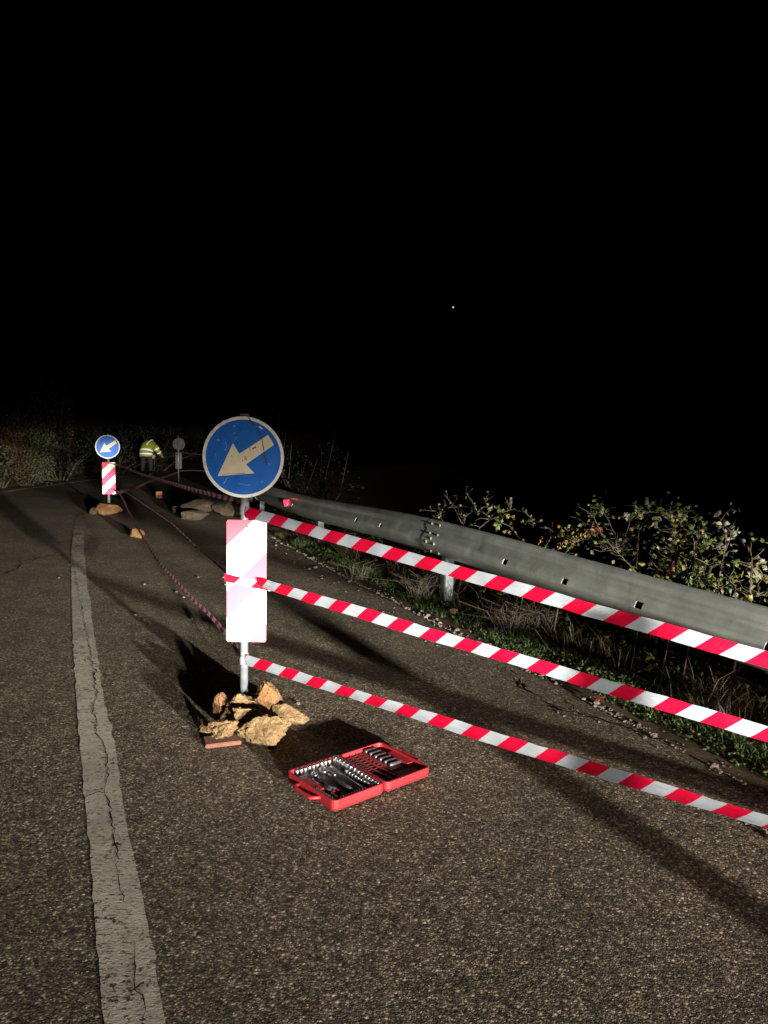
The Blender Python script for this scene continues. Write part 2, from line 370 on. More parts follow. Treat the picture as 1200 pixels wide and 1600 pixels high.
# ------------------------------------------------------------------ road axis (the painted line) as a smooth curve
CP = [(4.35, -9.5), (1.85, -4.0), (-.595, 1.76), (-1.53, 3.93), (-2.58, 6.44), (-4.1, 10.2), (-5.35, 13.6), (-6.1, 17.0), (-6.35, 21), (-6.2, 26), (-5.3, 33), (-3.2, 43), (1.5, 58), (9, 76)]
def catmull(P, per=24):
    out = []
    P = [Vector((*p, 0)) for p in P]
    for i in range(1, len(P) - 2):
        a, b, c_, d = P[i - 1], P[i], P[i + 1], P[i + 2]
        for j in range(per):
            t = j / per
            out.append(.5 * ((2 * b) + (c_ - a) * t + (2 * a - 5 * b + 4 * c_ - d) * t * t + (3 * b - a - 3 * c_ + d) * t ** 3))
    out.append(P[-2]); return out
AX = catmull(CP)
SS = [0.0]
for a, b in zip(AX, AX[1:]): SS.append(SS[-1] + (b - a).length)
def axis(s):
    s = max(0, min(SS[-1] - 1e-4, s))
    i = int(np.searchsorted(SS, s, side='right')) - 1
    i = min(i, len(AX) - 2)
    t = (s - SS[i]) / (SS[i + 1] - SS[i])
    p = AX[i].lerp(AX[i + 1], t)
    a = AX[max(i - 1, 0)]; b = AX[min(i + 2, len(AX) - 1)]
    d = (b - a).normalized()
    return p, d, Vector((d.y, -d.x, 0))
def so(s, o, h=0.0):
    p, d, n = axis(s); q = p + n * o
    return Vector((q.x, q.y, gzy(q.y) + h))
def s_of(x, y):
    p = Vector((x, y, 0)); best = min(range(len(AX)), key=lambda i: (AX[i] - p).length)
    s0 = SS[best]; bs = min((s0 + q * .02 for q in range(-60, 61)), key=lambda s: (axis(s)[0] - p).length)
    a, d, n = axis(bs); return bs, (p - a).dot(n)
EDGE_R, EDGE_L, RAIL_O = 2.60, -3.25, 3.02
def edge_wob(s): return .05 * noise.noise((s * .9, 3.1, 0)) + .03 * noise.noise((s * 4.3, 9.1, 0))

# ------------------------------------------------------------------ ground sheets
S_END = SS[-1] - .5
slist = []
s = 0.0
while s < S_END:
    slist.append(s); s += .12 if s < 22 else .6
def sheet(name, offs, zf, mat, sl=slist, smooth=True):
    vs, fs = [], []; n = None
    for s in sl:
        ol = offs(s); n = len(ol)
        for o in ol: vs.append(so(s, o, zf(s, o)))
    for i in range(len(sl) - 1):
        for j in range(n - 1):
            a = i * n + j; fs.append((a, a + 1, a + n + 1, a + n))
    return link(name, mesh(name, vs, fs, smooth), mat)
def road_offs(s):
    e = EDGE_R + edge_wob(s)
    return [EDGE_L, -2.4, -1.2, 0, .8, 1.6, 2.2, e - .10, e - .03, e]
road = sheet('road', road_offs, lambda s, o: -.035 if o >= EDGE_R + edge_wob(s) - .001 else (-.006 if o > EDGE_R + edge_wob(s) - .05 else 0.0), M['asphalt'])
tag(road, kind='structure')
OFFS = [-70, -40, -24, -14, -9, -7, -5.6, -4.6, -4, -3.6, -3.2, -2, 0, 1.5, 2.3, 2.5, 2.6, 2.72, 2.84, 2.96, 3.08, 3.2, 3.34, 3.5, 3.8, 4.3, 5.2, 7, 10, 16, 24]
def ground_z(s, o):
    if -3.25 < o < 2.45: return -.05
    if o >= 2.45:
        t = o - 2.45
        z = -.02 + .015 * noise.noise((s * 2.1, o * 4, 0)) + .012 * noise.noise((s * 7, o * 9, 5))
        if o > 3.3: z -= (o - 3.3) * .75 if o < 8 else (4.7 * .75 + (o - 8) * .5)
        return z
    t = -3.25 - o
    z = .01 + .03 * noise.noise((s, o, 2))
    if t > .6: z += min((t - .6) * .55, 1.6 + (t - .6) * .12)
    return z
ground = sheet('ground', lambda s: OFFS, ground_z, M['soil']); tag(ground, kind='structure')
valley = link('valley', mesh('valley', [(-1500, -1500, -26), (1500, -1500, -26), (1500, 1500, -26), (-1500, 1500, -26)], [(0, 1, 2, 3)]), M['valley']); tag(valley, kind='structure')

# painted line: worn strip whose edges are uneven
def strip(name, o0, o1, s0, s1, h, mat, step=.05, wob=.012, seed=0):
    vs, fs = [], []
    n = int((s1 - s0) / step)
    for i in range(n + 1):
        s = s0 + (s1 - s0) * i / n
        a = o0 + wob * noise.noise((s * 9, seed, 0)) ; b = o1 + wob * noise.noise((s * 9, seed + 5, 0)) + .012 * noise.noise((s * 1.3, seed + 9, 0))
        vs += [so(s, a, h), so(s, b, h)]
    for i in range(n): fs.append((2 * i, 2 * i + 1, 2 * i + 3, 2 * i + 2))
    return link(name, mesh(name, vs, fs), mat)
s_a = s_of(-.3, 1.0)[0] - 2; s_b = s_of(-5.3, 13.4)[0]
line = strip('painted_line', -.07, .072, s_a, s_b, .004, M['paint']); tag(line, kind='structure')
s_c = s_of(-5.6, 14.8)[0]; s_d = s_of(-6.2, 30)[0]
eline = strip('painted_edge_line', EDGE_L + .42, EDGE_L + .55, s_c, s_d, .004, M['edge_paint'], .1, .01, 4); tag(eline, kind='structure')

def crack(px, wpx, h=.007, jit=.012, seed=0, step=.03):
    rnd = random.Random(seed)
    P = [G(*p) for p in px]; pts = []
    for a, b in zip(P, P[1:]):
        n = max(1, int((b - a).length / step))
        for i in range(n): pts.append(a.lerp(b, i / n) + Vector((rnd.uniform(-jit, jit), rnd.uniform(-jit, jit), 0)))
    pts.append(P[-1])
    vs, fs = [], []
    for i, p in enumerate(pts):
        d = (pts[min(i + 1, len(pts) - 1)] - pts[max(i - 1, 0)]).normalized(); n = Vector((d.y, -d.x, 0))
        w_ = wpx * (.25 + abs(noise.noise((i * .37, seed, 0))) * 2.2) * .5 if 0 < i < len(pts) - 1 else .0005
        for q in (-w_, w_):
            c_ = p + n * q; vs.append(Vector((c_.x, c_.y, gzy(c_.y) + h)))
    for i in range(len(pts) - 1): fs.append((2 * i, 2 * i + 1, 2 * i + 3, 2 * i + 2))
    return link('crack', mesh('crack', vs, fs), M['crack'], road)
crack([(111, 830), (111, 847), (112, 867), (116, 890), (120, 912), (126, 945), (132, 972), (136, 995), (140, 1012), (141, 1027), (144, 1040), (150, 1049), (146, 1062), (152, 1090), (145, 1107), (152, 1150), (163, 1170), (168, 1213), (162, 1243), (173, 1260), (175, 1287), (180, 1313), (183, 1340), (185, 1383), (192, 1413)], .006, seed=1, jit=.010)
crack([(200, 1460), (204, 1480), (208, 1500), (210, 1530), (213, 1550), (222, 1598)], .004, seed=2, jit=.016)
crack([(120, 867), (95, 869), (65, 871), (50, 876), (30, 877), (32, 882), (25, 891), (7, 897), (-20, 905)], .017, seed=3, jit=.018, step=.1)
crack([(162, 1243), (150, 1241), (136, 1246), (131, 1250)], .005, seed=5)
crack([(183, 1340), (172, 1344), (160, 1341)], .005, seed=6)
crack([(150, 1049), (142, 1058), (130, 1060)], .008, seed=7)
crack([(800, 1048), (811, 1056), (821, 1077), (843, 1091), (870, 1110), (905, 1118), (950, 1128), (1010, 1150), (1080, 1172)], .016, seed=8, jit=.02)
crack([(880, 1093), (890, 1100), (905, 1118)], .012, seed=9)
crack([(168, 1100), (160, 1104), (152, 1108)], .006, seed=10)

# ------------------------------------------------------------------ guardrail
def rail_y(x): return 3.165 / (.388 + .922 * (x - 600) / 1200)
s_post = s_of(.56, 6.85)[0]
RH = [(s_post - 14, .66), (s_post - 3.5, .67), (s_post, .705), (s_post + 5.5, .60), (s_post + 12, .60), (s_post + 60, .66)]
def rail_top(s):
    for (a, x), (b, y) in zip(RH, RH[1:]):
        if a <= s <= b:
            t = (s - a) / (b - a); t = t * t * (3 - 2 * t); return x + (y - x) * t
    return .66
# W profile: (outward towards the road, height below the top)
WP = [(-.004, .000), (.010, -.004), (.020, -.018), (.034, -.052), (.060, -.066), (.076, -.080), (.078, -.098), (.066, -.112), (.034, -.126), (.012, -.146), (.008, -.158), (.012, -.170), (.034, -.190), (.066, -.204), (.078, -.218), (.076, -.236), (.060, -.250), (.034, -.264), (.020, -.292), (.010, -.306), (-.004, -.310)]
WP = [(-.006, .0), (.006, -.002), (.022, -.012), (.038, -.030), (.047, -.046), (.048, -.060), (.040, -.076), (.036, -.088), (.042, -.102), (.060, -.122), (.076, -.142), (.087, -.160), (.093, -.178), (.093, -.196), (.088, -.214), (.077, -.234), (.060, -.256), (.040, -.278), (.018, -.298), (-.006, -.310)]
WP_SLOT = 10
def wp_out(z):
    for (a, za), (b, zb) in zip(WP, WP[1:]):
        if zb <= z <= za: return a + (b - a) * (za - z) / (za - zb)
    return .0
rail = empty('guardrail', so(s_post, RAIL_O)); tag(rail, 'weathered grey steel guardrail with two ridged beams along the verge', 'guardrail')
R0 = Vector(rail.location)
def beam(s0, s1, shift, slots):
    cuts = set()
    n = int((s1 - s0) / .25)
    for i in range(n + 1): cuts.add(round(s0 + (s1 - s0) * i / n, 4))
    for q in slots: cuts.add(round(q - .03, 4)); cuts.add(round(q + .03, 4))
    cuts = sorted(cuts); vs, fs = [], []; np_ = len(WP)
    for s in cuts:
        top = rail_top(s)
        dent = .006 * noise.noise((s * 1.1, 7, 0))
        for a, z in WP:
            vs.append(so(s, RAIL_O - a - shift + dent, top + z) - R0)
    for i in range(len(cuts) - 1):
        mid = (cuts[i] + cuts[i + 1]) / 2
        hole = any(abs(mid - q) < .028 for q in slots)
        for j in range(np_ - 1):
            if hole and j in (WP_SLOT, WP_SLOT + 1): continue
            a = i * np_ + j; fs.append((a, a + 1, a + np_ + 1, a + np_))
    uvs = [(s, j / (np_ - 1)) for s in cuts for j in range(np_)]
    o = link('beam', mesh('beam', vs, fs, True, uvs), M['rail'], rail)
    md = o.modifiers.new('thickness', 'SOLIDIFY'); md.thickness = .003; md.offset = -1
    es = o.modifiers.new('edges', 'EDGE_SPLIT'); es.split_angle = RAD(62)
    return o
beam(s_post - 7.5, s_post + .22, .005, [s_post - 1.25, s_post - 2.0, s_post - 2.72, s_post - 3.6])
beam(s_post - .12, s_post + 8.0, .0, [s_post + 1.25, s_post + 2.0, s_post + 4.8])
beam(s_post + 7.85, s_post + 16, .005, [])
# C-section posts
pv = [(-.05, 0), (-.05, .055), (.05, .055), (.05, 0), (.038, 0), (.038, .043), (-.038, .043), (-.038, 0)]
pv = [(-.05, -.02), (-.05, .0), (-.03, .006), (.03, .006), (.05, .0), (.05, -.02), (.046, -.08), (.03, -.08), (.03, -.074), (.04, -.074), (.044, -.006), (-.044, -.006), (-.04, -.074), (-.03, -.074), (-.03, -.08), (-.046, -.08)]
def post(s):
    p, d, n = axis(s); base = so(s, RAIL_O + .03, -.3) - R0
    top = rail_top(s) - .03
    vs, fs = [], []
    for z in (0, top + .3):
        for a, b in pv:
            q = base + d * a - n * b; vs.append((q.x, q.y, base.z + z))
    N_ = len(pv)
    for i in range(N_): fs.append((i, (i + 1) % N_, N_ + (i + 1) % N_, N_ + i))
    fs.append(tuple(range(N_))); fs.append(tuple(range(N_, 2 * N_)))
    bm = bmesh.new(); b_ = [bm.verts.new(v) for v in vs]
    for f in fs: bm.faces.new([b_[i] for i in f])
    return link('post', bm_mesh(bm, 'post'), M['galv'], rail)
for q in (-3.9, 0, 3.9, 7.95, 11.9, 15.9): post(s_post + q)
bolt_me = lathe_mesh('bolt', [(.0, 0), (.015, 0), (.015, .004), (.012, .009), (.005, .011)], 10, True); bolt_me.materials.append(M['lichen'])
for q0 in (0.05, 8.0):
    for ds, dz, out in ((-.10, -.030, 0), (-.10, -.118, 0), (-.10, -.192, 0), (-.10, -.278, 0), (.06, -.030, 0), (.06, -.118, 0), (.06, -.192, 0), (.06, -.278, 0), (-.02, -.155, 0)):
        s = s_post + q0 + ds; p, d, n = axis(s)
        b = link('bolt', bolt_me, None, rail, so(s, RAIL_O - wp_out(dz) - .006, rail_top(s) + dz) - R0)
        b.rotation_euler = (-n).to_track_quat('Z', 'Y').to_euler()
for q0 in (s_post + 5.15, s_post + 13.0):
    p, d, n = axis(q0)
    vs = [(-.045, 0, -.05), (.045, 0, -.05), (.06, 0, .05), (-.06, 0, .05)]
    vs = vs + [(x * .9, -.03, z * .9) for x, _, z in vs]
    rf = link('reflector', mesh('reflector', vs, [(0, 1, 2, 3), (7, 6, 5, 4), (0, 4, 5, 1), (1, 5, 6, 2), (2, 6, 7, 3), (3, 7, 4, 0)]), M['reflector'], rail, so(q0, RAIL_O - .085, rail_top(q0) - .155) - R0)
    rf.rotation_euler = (0, 0, math.atan2(d.y, d.x) + RAD(105))

# ------------------------------------------------------------------ rocks
def rock_mesh(name, sx, sy, sz, seed, planes=9, rough=.10, sub=5):
    rnd = random.Random(seed); bm = bmesh.new(); bmesh.ops.create_icosphere(bm, subdivisions=sub, radius=1.0)
    pl = []
    for _ in range(planes):
        d = Vector((rnd.gauss(0, 1), rnd.gauss(0, 1), rnd.gauss(0, 1))).normalized(); pl.append((d, rnd.uniform(.55, .86)))
    off = Vector((rnd.uniform(-50, 50), rnd.uniform(-50, 50), 0))
    for v in bm.verts:
        c = v.co.copy() * 1.15
        for d, q in pl:
            e = c.dot(d) - q
            if e > 0: c -= d * e * .93
        nn = c.normalized()
        c += nn * (rough * noise.fractal(c * 2.3 + off, .9, 2.1, 5) + rough * .7 * noise.noise(c * 6 + off) - rough * 1.1 * max(0, .25 - abs(noise.noise(c * 3.1 + off * 2))) * 2)
        v.co = c
    xs = [[v.co[i] for v in bm.verts] for i in range(3)]
    for v in bm.verts:
        v.co = Vector([((v.co[i] - min(xs[i])) / (max(xs[i]) - min(xs[i])) - (.5 if i < 2 else 0)) * (sx, sy, sz)[i] for i in range(3)])
    return bm_mesh(bm, name, True)
def rock(px0, px1, pyt, pyb, label, seed, mat='ochre', lift=0.0, depth=.8, name='rock', cat='stone', tilt=(0, 0), group=None, planes=9, rough=.10, dback=0.0):
    base = G((px0 + px1) / 2, pyb, lift); Y = base.y
    wid = (px1 - px0) * Y / FPX * 1.12; hgt = (pyb - pyt) * Y / FPX
    dy = wid * depth
    # part of the visible height is the top face seen from above
    hgt = max(.6 * hgt, hgt - dy * .10)
    o = link(name, rock_mesh(name, wid, dy, hgt + .006, seed, planes, rough, 5 if Y < 5 else 4), M[mat])
    o.location = (base.x, base.y + dy * .42 + dback, base.z - .004)
    o.rotation_euler = (tilt[0], tilt[1], 0)
    return tag(o, label, cat, group)
rock(368, 450, 1114, 1170, 'broad flat ochre rock lying in front of the near sign pole', 11, 'ochre', depth=.62, rough=.13)
rock(424, 481, 1100, 1138, 'wedge-shaped tan rock at the right end of the pile', 12, 'ochre', depth=.7, rough=.07)
rock(385, 436, 1068, 1134, 'tall orange block of stone standing beside the near sign pole', 13, 'ochre2', depth=.8, rough=.08, planes=12, dback=.05)
rock(342, 402, 1092, 1146, 'pale angular rock leaning against the front of the near pole', 14, 'ochre', depth=.6, dback=.09)
rock(322, 351, 1092, 1140, 'small upright pointed rock at the back of the stone pile', 15, 'ochre2', depth=.8, dback=.1)
rock(320, 368, 1126, 1160, 'knobbly ochre rock resting on the clay tile', 16, 'ochre', lift=.03, depth=.6, rough=.2)
rock(307, 327, 1127, 1154, 'fist-sized rock at the left end of the stone pile', 17, 'ochre', depth=.9, dback=.03)
rock(358, 404, 1108, 1154, 'small rounded rock wedged between the broad rock and the pole', 18, 'ochre', depth=.7, dback=.05)
rock(405, 432, 1090, 1134, 'dark creased rock behind the wedge-shaped rock', 19, 'ochre2', depth=.8, dback=.08)
rock(352, 404, 1090, 1120, 'added rock right behind the near sign pole, enlarging the shadow of the pile', 20, 'ochre2', depth=.6, dback=.12)  # extra rock added behind the pole to fill out the shadow of the pile
# clay tile
tp = G(343, 1168); tl = link('clay_tile', box_mesh('clay_tile', .165, .10, .020, .003), M['clay'], None, (tp.x, tp.y + .055, tp.z)); tl.rotation_euler = (0, 0, RAD(20)); tag(tl, 'flat red clay tile under the knobbly ochre rock', 'tile')

# far rocks
fb = rock(148, 188, 785, 806, 'long orange boulder holding down the far arrow sign', 31, 'ochre2', depth=.5, rough=.12); 
rock(139, 150, 792, 805, 'small pale stone at the end of the long orange boulder', 32, 'pale_rock', depth=.8)
rock(200, 222, 824, 843, 'lone triangular orange stone sitting on the open road', 33, 'ochre2', depth=.8, planes=5)
rock(280, 331, 777, 806, 'large pale slab of rubble on the road beyond the near sign', 34, 'pale_rock', depth=.7, rough=.06, planes=12)
rock(267, 283, 790, 802, 'small pale stone beside the large rubble slab', 35, 'pale_rock', depth=.8)
rock(283, 322, 796, 814, 'low rubble lump in front of the large pale slab', 36, 'pale_rock', depth=.6, rough=.06)
rock(328, 362, 782, 808, 'dim rubble lump behind the large pale slab', 37, 'pale_rock', depth=.7)
br = G(248, 778); bk = link('brick', box_mesh('brick', .13, .12, .15, .006), M['clay'], None, br); bk.rotation_euler = (0, 0, .5); tag(bk, 'single red brick standing on the road past the far sign', 'brick')
for i, (x, y) in enumerate([(212, 962), (310, 903), (349, 903), (287, 934), (466, 1101), (92, 904), (226, 914), (276, 926), (352, 914), (560, 905), (300, 968)]):
    p = G(x, y); o = link('pebble', rock_mesh('pebble', .022, .020, .014, 60 + i, sub=2), M['pebble'], None, p); tag(o, 'tiny pale pebble lying loose on the asphalt', 'pebble', 'loose pebbles on the asphalt')

# ------------------------------------------------------------------ arrow signs with striped boards
def rounded(wd, ht, r, n=5):
    pts = []
    for cx, cz, a0 in ((wd / 2 - r, ht / 2 - r, 0), (-wd / 2 + r, ht / 2 - r, 90), (-wd / 2 + r, -ht / 2 + r, 180), (wd / 2 - r, -ht / 2 + r, 270)):
        for i in range(n + 1):
            a = RAD(a0 + 90 * i / n); pts.append((cx + r * math.cos(a), cz + r * math.sin(a)))
    return pts
def arrow_sign(base, rz, disc_z, R, bw, bh, board_z, label, boardmat, pole_top, disc_yaw=0.0, board_yaw=0.0, worn=True, rod=.021, board_dx=0.0):
    t = empty('arrow_sign', base, rz); tag(t, label, 'road sign', 'temporary keep-left arrow signs on poles')
    tube('pole', [(0, 0, -.02), (0, 0, pole_top)], rod, M['pole'], t, 16)
    # plate: shallow dish with a rolled edge; front faces local -Y
    yf = -rod - .012
    seg = 48
    pl = link('sign_plate', lathe_mesh('sign_plate', [(R * .97, .0), (R, .003), (R, .014), (R * .985, .016), (R * .97, .010), (.002, .010)], seg, False), M['rim'], t, (0, yf, disc_z)); 
    pl.rotation_euler = (RAD(90), 0, disc_yaw); pl.data.materials.clear(); pl.data.materials.append(M['back'])
    # front (blue face and cream rim) sits on the -Y side
    def front(name, vs, fs, mat, par, lift):
        me = mesh(name, [(x, y, lift) for x, y in vs], fs); return link(name, me, mat, par)
    rim_v, rim_f = [], []
    for q in range(seg):
        a = 2 * math.pi * q / seg
        rim_v += [(R * 1.0 * math.cos(a), R * 1.0 * math.sin(a)), (R * .925 * math.cos(a), R * .925 * math.sin(a))]
    for q in range(seg):
        q2 = (q + 1) % seg; rim_f.append((2 * q, 2 * q2, 2 * q2 + 1, 2 * q + 1))
    front('rim', rim_v, rim_f, M['rim'], pl, .0175)
    front('blue_face', [(R * .93 * math.cos(2 * math.pi * q / seg), R * .93 * math.sin(2 * math.pi * q / seg)) for q in range(seg)], [tuple(range(seg))], M['blue'], pl, .0162)
    ap = [(-.628, -.475), (-.254, .34), (-.094, .084), (.608, .564), (.756, .324), (.071, -.168), (.276, -.388)]
    ap = [(x * R, y * R) for x, y in ap]
    front('arrow', ap, [(0, 6, 5), (0, 5, 2), (0, 2, 1), (2, 5, 4, 3)], M['cream'], pl, .0188)
    if worn:
        def mark(pts, w0, mat, lift=.0205):
            vs, fs = [], []
            for i, (x, y) in enumerate(pts):
                w_ = w0 * (.5 + abs(noise.noise((i * .9, w0 * 999, 0))) * 1.8)
                x0, y0 = pts[max(i - 1, 0)]; x1, y1 = pts[min(i + 1, len(pts) - 1)]
                d = Vector((x1 - x0, y1 - y0)).normalized()
                vs += [((x - d.y * w_) * R, (y + d.x * w_) * R), ((x + d.y * w_) * R, (y - d.x * w_) * R)]
            for i in range(len(pts) - 1): fs.append((2 * i, 2 * i + 1, 2 * i + 3, 2 * i + 2))
            front('scratch', vs, fs, mat, pl, lift)
        mark([(.12, .98), (.20, .88), (.26, .80)], .02, M['scratch'])
        mark([(.36, .72), (.42, .58), (.46, .45), (.49, .30), (.51, .18)], .013, M['scratch'])
        mark([(.51, .10), (.54, 0), (.57, -.10), (.58, -.17)], .022, M['scratch'])
        mark([(.16, .28), (.17, .20), (.20, .13)], .008, M['rust']); mark([(.18, .30), (.24, .32)], .008, M['rust']); mark([(.22, .20), (.27, .24), (.32, .26)], .018, M['scratch'])
        mark([(.03, .02), (.07, .02), (.08, -.06), (.04, -.06), (.05, 0)], .012, M['scratch'])
        mark([(-.02, -.10), (-.01, -.06)], .012, M['scratch']); mark([(-.30, .03), (-.26, .02)], .012, M['scratch'])
        mark([(-.52, -.44), (-.40, -.41), (-.2, -.40), (.05, -.395)], .006, M['rust'])
        mark([(-.44, .36), (-.40, .30), (-.41, .22), (-.44, .16)], 0.0044, M['pale_scratch']); mark([(-.16, .50), (-.20, .42), (-.22, .36)], 0.0028, M['pale_scratch'])
        mark([(-.48, -.66), (-.42, -.56), (-.38, -.50)], 0.0044, M['pale_scratch']); mark([(-.10, -.64), (.05, -.68), (.2, -.68)], 0.0033, M['pale_scratch'])
        mark([(.38, .76), (.42, .74), (.47, .70)], .022, M['wreflector']); mark([(.62, -.72), (.65, -.74)], .014, M['wreflector']); mark([(-.23, .57), (-.20, .60)], 0.0044, M['pale_scratch'])
        mark([(-.64, .42), (-.58, .40)], 0.0044, M['pale_scratch']); mark([(.62, -.14), (.66, -.16)], .01, M['pale_scratch']); mark([(-.24, .78), (-.20, .74)], 0.0044, M['pale_scratch'])
        mark([(.45, -.62), (.48, -.56)], 0.0033, M['pale_scratch']); mark([(-.7, .1), (-.66, .0), (-.66, -.1)], 0.0028, M['pale_scratch'])
    # clamps behind the plate
    for dz in (-.5 * R, .5 * R):
        cl = link('clamp', box_mesh('clamp', .075, .05, .03, .004), M['galv'], t, (0, -.006, disc_z + dz - .015))
    # striped board
    bd = link('striped_board', poly_prism('striped_board', rounded(bw, bh, .012), -.0015, .0015), M[boardmat], t, (board_dx, -rod - .006, board_z)); bd.data.materials.append(M['back']); [setattr(p_, 'material_index', 0 if p_.normal.y < -.9 else 1) for p_ in bd.data.polygons]; bd.rotation_euler = (0, 0, board_yaw)
    ul = bd.data.uv_layers.new(name='UVMap')
    for lp in bd.data.loops:
        c = bd.data.vertices[lp.vertex_index].co; ul.data[lp.index].uv = (c.x + bw / 2, bh / 2 - c.z)
    bolt2 = lathe_mesh('board_bolt', [(0, 0), (.006, 0), (.006, .003), (.003, .005)], 8)
    for dz in (.45, -.45):
        b2 = link('board_bolt', bolt2, M['galv'], bd, (0.004, -.002, bh * dz)); b2.rotation_euler = (RAD(90), 0, 0)
    return t
NP = Vector((-.719, 3.93, 0.0))
near = arrow_sign(NP, RAD(4), 1.325, .205, .205, .64, .683, 'scratched blue arrow sign on a pole in the pile of ochre stones', 'board', 1.535, disc_yaw=RAD(-3), board_yaw=RAD(-3), board_dx=.015)
nb = link('pole_cap', box_mesh('pole_cap', .05, .03, .014, .004), M['rust'], near, (0, 0, 1.53))
FPp = G(169, 801); FPp.y += .05; FPp.z = gzy(FPp.y)
fd = FPp.y
def at(x, y, Y): return D(x, y, Y)
fz = lambda y: at(168, y, fd).z - FPp.z
far = arrow_sign(FPp, RAD(12), fz(698), .5 * 36.5 * fd / FPX, 19.5 * fd / FPX, 50 * fd / FPX, fz(747), 'small blue arrow sign on the far pole above the long orange boulder', 'board_old', fz(677), worn=False, rod=.024, board_dx=.01)
TY = 24.0; TP = at(279, 748, TY); TP.z = gzy(TY)
tz = lambda y: at(279, y, TY).z - TP.z
third = arrow_sign(TP, RAD(178), tz(694), .19, .20, 25 * TY / FPX, tz(720), 'back of a dark round sign on the farthest pole near the worker', 'board_old', tz(681), worn=False, rod=.02)

# ------------------------------------------------------------------ barrier tapes
def ribbon(pts, width, twist, mat, name='barrier_tape', parent=None, u0=0.0, n=120, flut=0.0, seed=0, side=-1):
    """pts: control points of a smooth path, twist(t): angle of the film from upright"""
    pts = [Vector(p) for p in pts]
    ext = [pts[0] * 2 - pts[1]] + pts + [pts[-1] * 2 - pts[-2]]
    path = []
    per = max(2, n // (len(pts) - 1))
    for i in range(1, len(ext) - 2):
        a, b, c_, d = ext[i - 1:i + 3]
        for j in range(per):
            t = j / per; path.append(.5 * ((2 * b) + (c_ - a) * t + (2 * a - 5 * b + 4 * c_ - d) * t * t + (3 * b - a - 3 * c_ + d) * t ** 3))
    path.append(pts[-1])
    vs, fs, uv = [], [], []; u = u0
    for i, p in enumerate(path):
        t = i / (len(path) - 1)
        if i: u += (p - path[i - 1]).length
        d = (path[min(i + 1, len(path) - 1)] - path[max(i - 1, 0)]).normalized()
        sd = d.cross(Vector((0, 0, 1))).normalized(); upw = sd.cross(d).normalized()
        a = twist(t) + flut * noise.noise((t * 7, seed, 0))
        c_ = upw * math.cos(a) + sd * math.sin(a)
        bow = sd * math.cos(a) - upw * math.sin(a)
        for q, f in ((-.5, 0), (-.17, .004), (.17, .004), (.5, 0)):
            vs.append(p + c_ * (q * width) + bow * (f * (1 + .8 * noise.noise((t * 16, seed + 3, q))) + .006 * noise.noise((t * 38, seed + 8, q * 2))) + upw * .004 * noise.noise((t * 9, seed + 13, 0))); uv.append((u, q * width))
    for i in range(len(path) - 1):
        for q in range(3):
            a = i * 4 + q; fs.append((a, a + 1, a + 5, a + 4))
    return link(name, mesh(name, vs, fs, True, uv), M[mat], parent)
# three spans from the near pole to a stake beyond the right of the view
YE = 2.62
ends = [(at(1200, 1031, YE)), (at(1200, 1146, YE)), (at(1200, 1280, YE))]
starts = [at(384, 800, 3.90), at(405, 910, 3.88), at(384, 1031, 3.90)]
tl_ = ['topmost red and white tape strung from just under the near round sign', 'middle red and white tape strung from around the near striped board', 'lowest red and white tape strung from the near pole below its board']
sags = (.0, .004, .012)
W0 = .060
TAPES = []
for i in range(3):
    a, b = starts[i], ends[i]; far_end = a + (b - a) * 1.5
    pts = [a]
    for q in (.2, .4, .6, .8, 1.0): 
        p = a.lerp(far_end, q); p.z -= sags[i] * 4 * q * (1 - q); pts.append(p)
    if i == 1: tw = lambda t: .10 + .5 * math.exp(-t * 40)
    elif i == 0: tw = lambda t: .08 + .06 * math.sin(t * 9)
    else: tw = lambda t: .10 + .1 * t + .10 * math.sin(t * 11)
    tp = ribbon(pts, W0, tw, 'tape', n=300, flut=.22, seed=i, u0=.05 * i)
    tag(tp, tl_[i], 'barrier tape', 'barrier tapes strung beside the guardrail'); TAPES.append(tp)
stk = a + (ends[2] - starts[2]) * 1.5
st = empty('tape_stake', (stk.x, stk.y, 0)); tag(st, 'plain steel stake holding the loose ends of the three tapes', 'stake')
tube('rod', [(0, 0, -.1), (0, 0, 1.15)], .012, M['rust'], st, 8); tube('base_ring', [(.0, 0, .0), (0, 0, .02)], .06, M['rust'], st, 12)
# unseen striped marker post, added between lamps and tapes to cast a shadow band
mp = empty('shadow_marker_post', (2.02, .58, 0), RAD(-20)); tag(mp, 'unseen striped marker board on a short post, added for its shadow band', 'shadow marker post')
tube('pole', [(0, 0, 0), (0, 0, .95)], .021, M['pole'], mp, 12)
mb = link('striped_board', poly_prism('striped_board', rounded(.16, .66, .012), -.0015, .0015), M['board_old'], mp, (0, -.028, .55))
ul = mb.data.uv_layers.new(name='UVMap')
for lp in mb.data.loops: ul.data[lp.index].uv = (mb.data.vertices[lp.vertex_index].co.x + .08, .33 - mb.data.vertices[lp.vertex_index].co.z)
link('foot', box_mesh('foot', .3, .3, .05, .01), M['rubber'], mp)
# wraps of tape on the near pole and board (parts of their tapes)
def wrap(parent, c, rx, ry, z, width, turns=1.1, tilt=.0, u=0.0, mat='tape', a0=0.0):
    vs, fs, uv = [], [], []; n = 36
    for i in range(n + 1):
        a = a0 + 2 * math.pi * turns * i / n
        p = Vector((c.x + rx * math.cos(a), c.y + ry * math.sin(a), z + tilt * math.cos(a)))
        for q in (-.5, .5): vs.append(p + Vector((0, 0, q * width))); uv.append((u + i / n * turns * math.pi * (rx + ry), q * width))
    for i in range(n): fs.append((2 * i, 2 * i + 1, 2 * i + 3, 2 * i + 2))
    return link('wrap', mesh('wrap', vs, fs, True, uv), M[mat], parent)
wrap(TAPES[0], NP, .0245, .0245, 1.063, .055, tilt=.006)
wrap(TAPES[2], NP, .0245, .0245, .265, .05, tilt=.006)
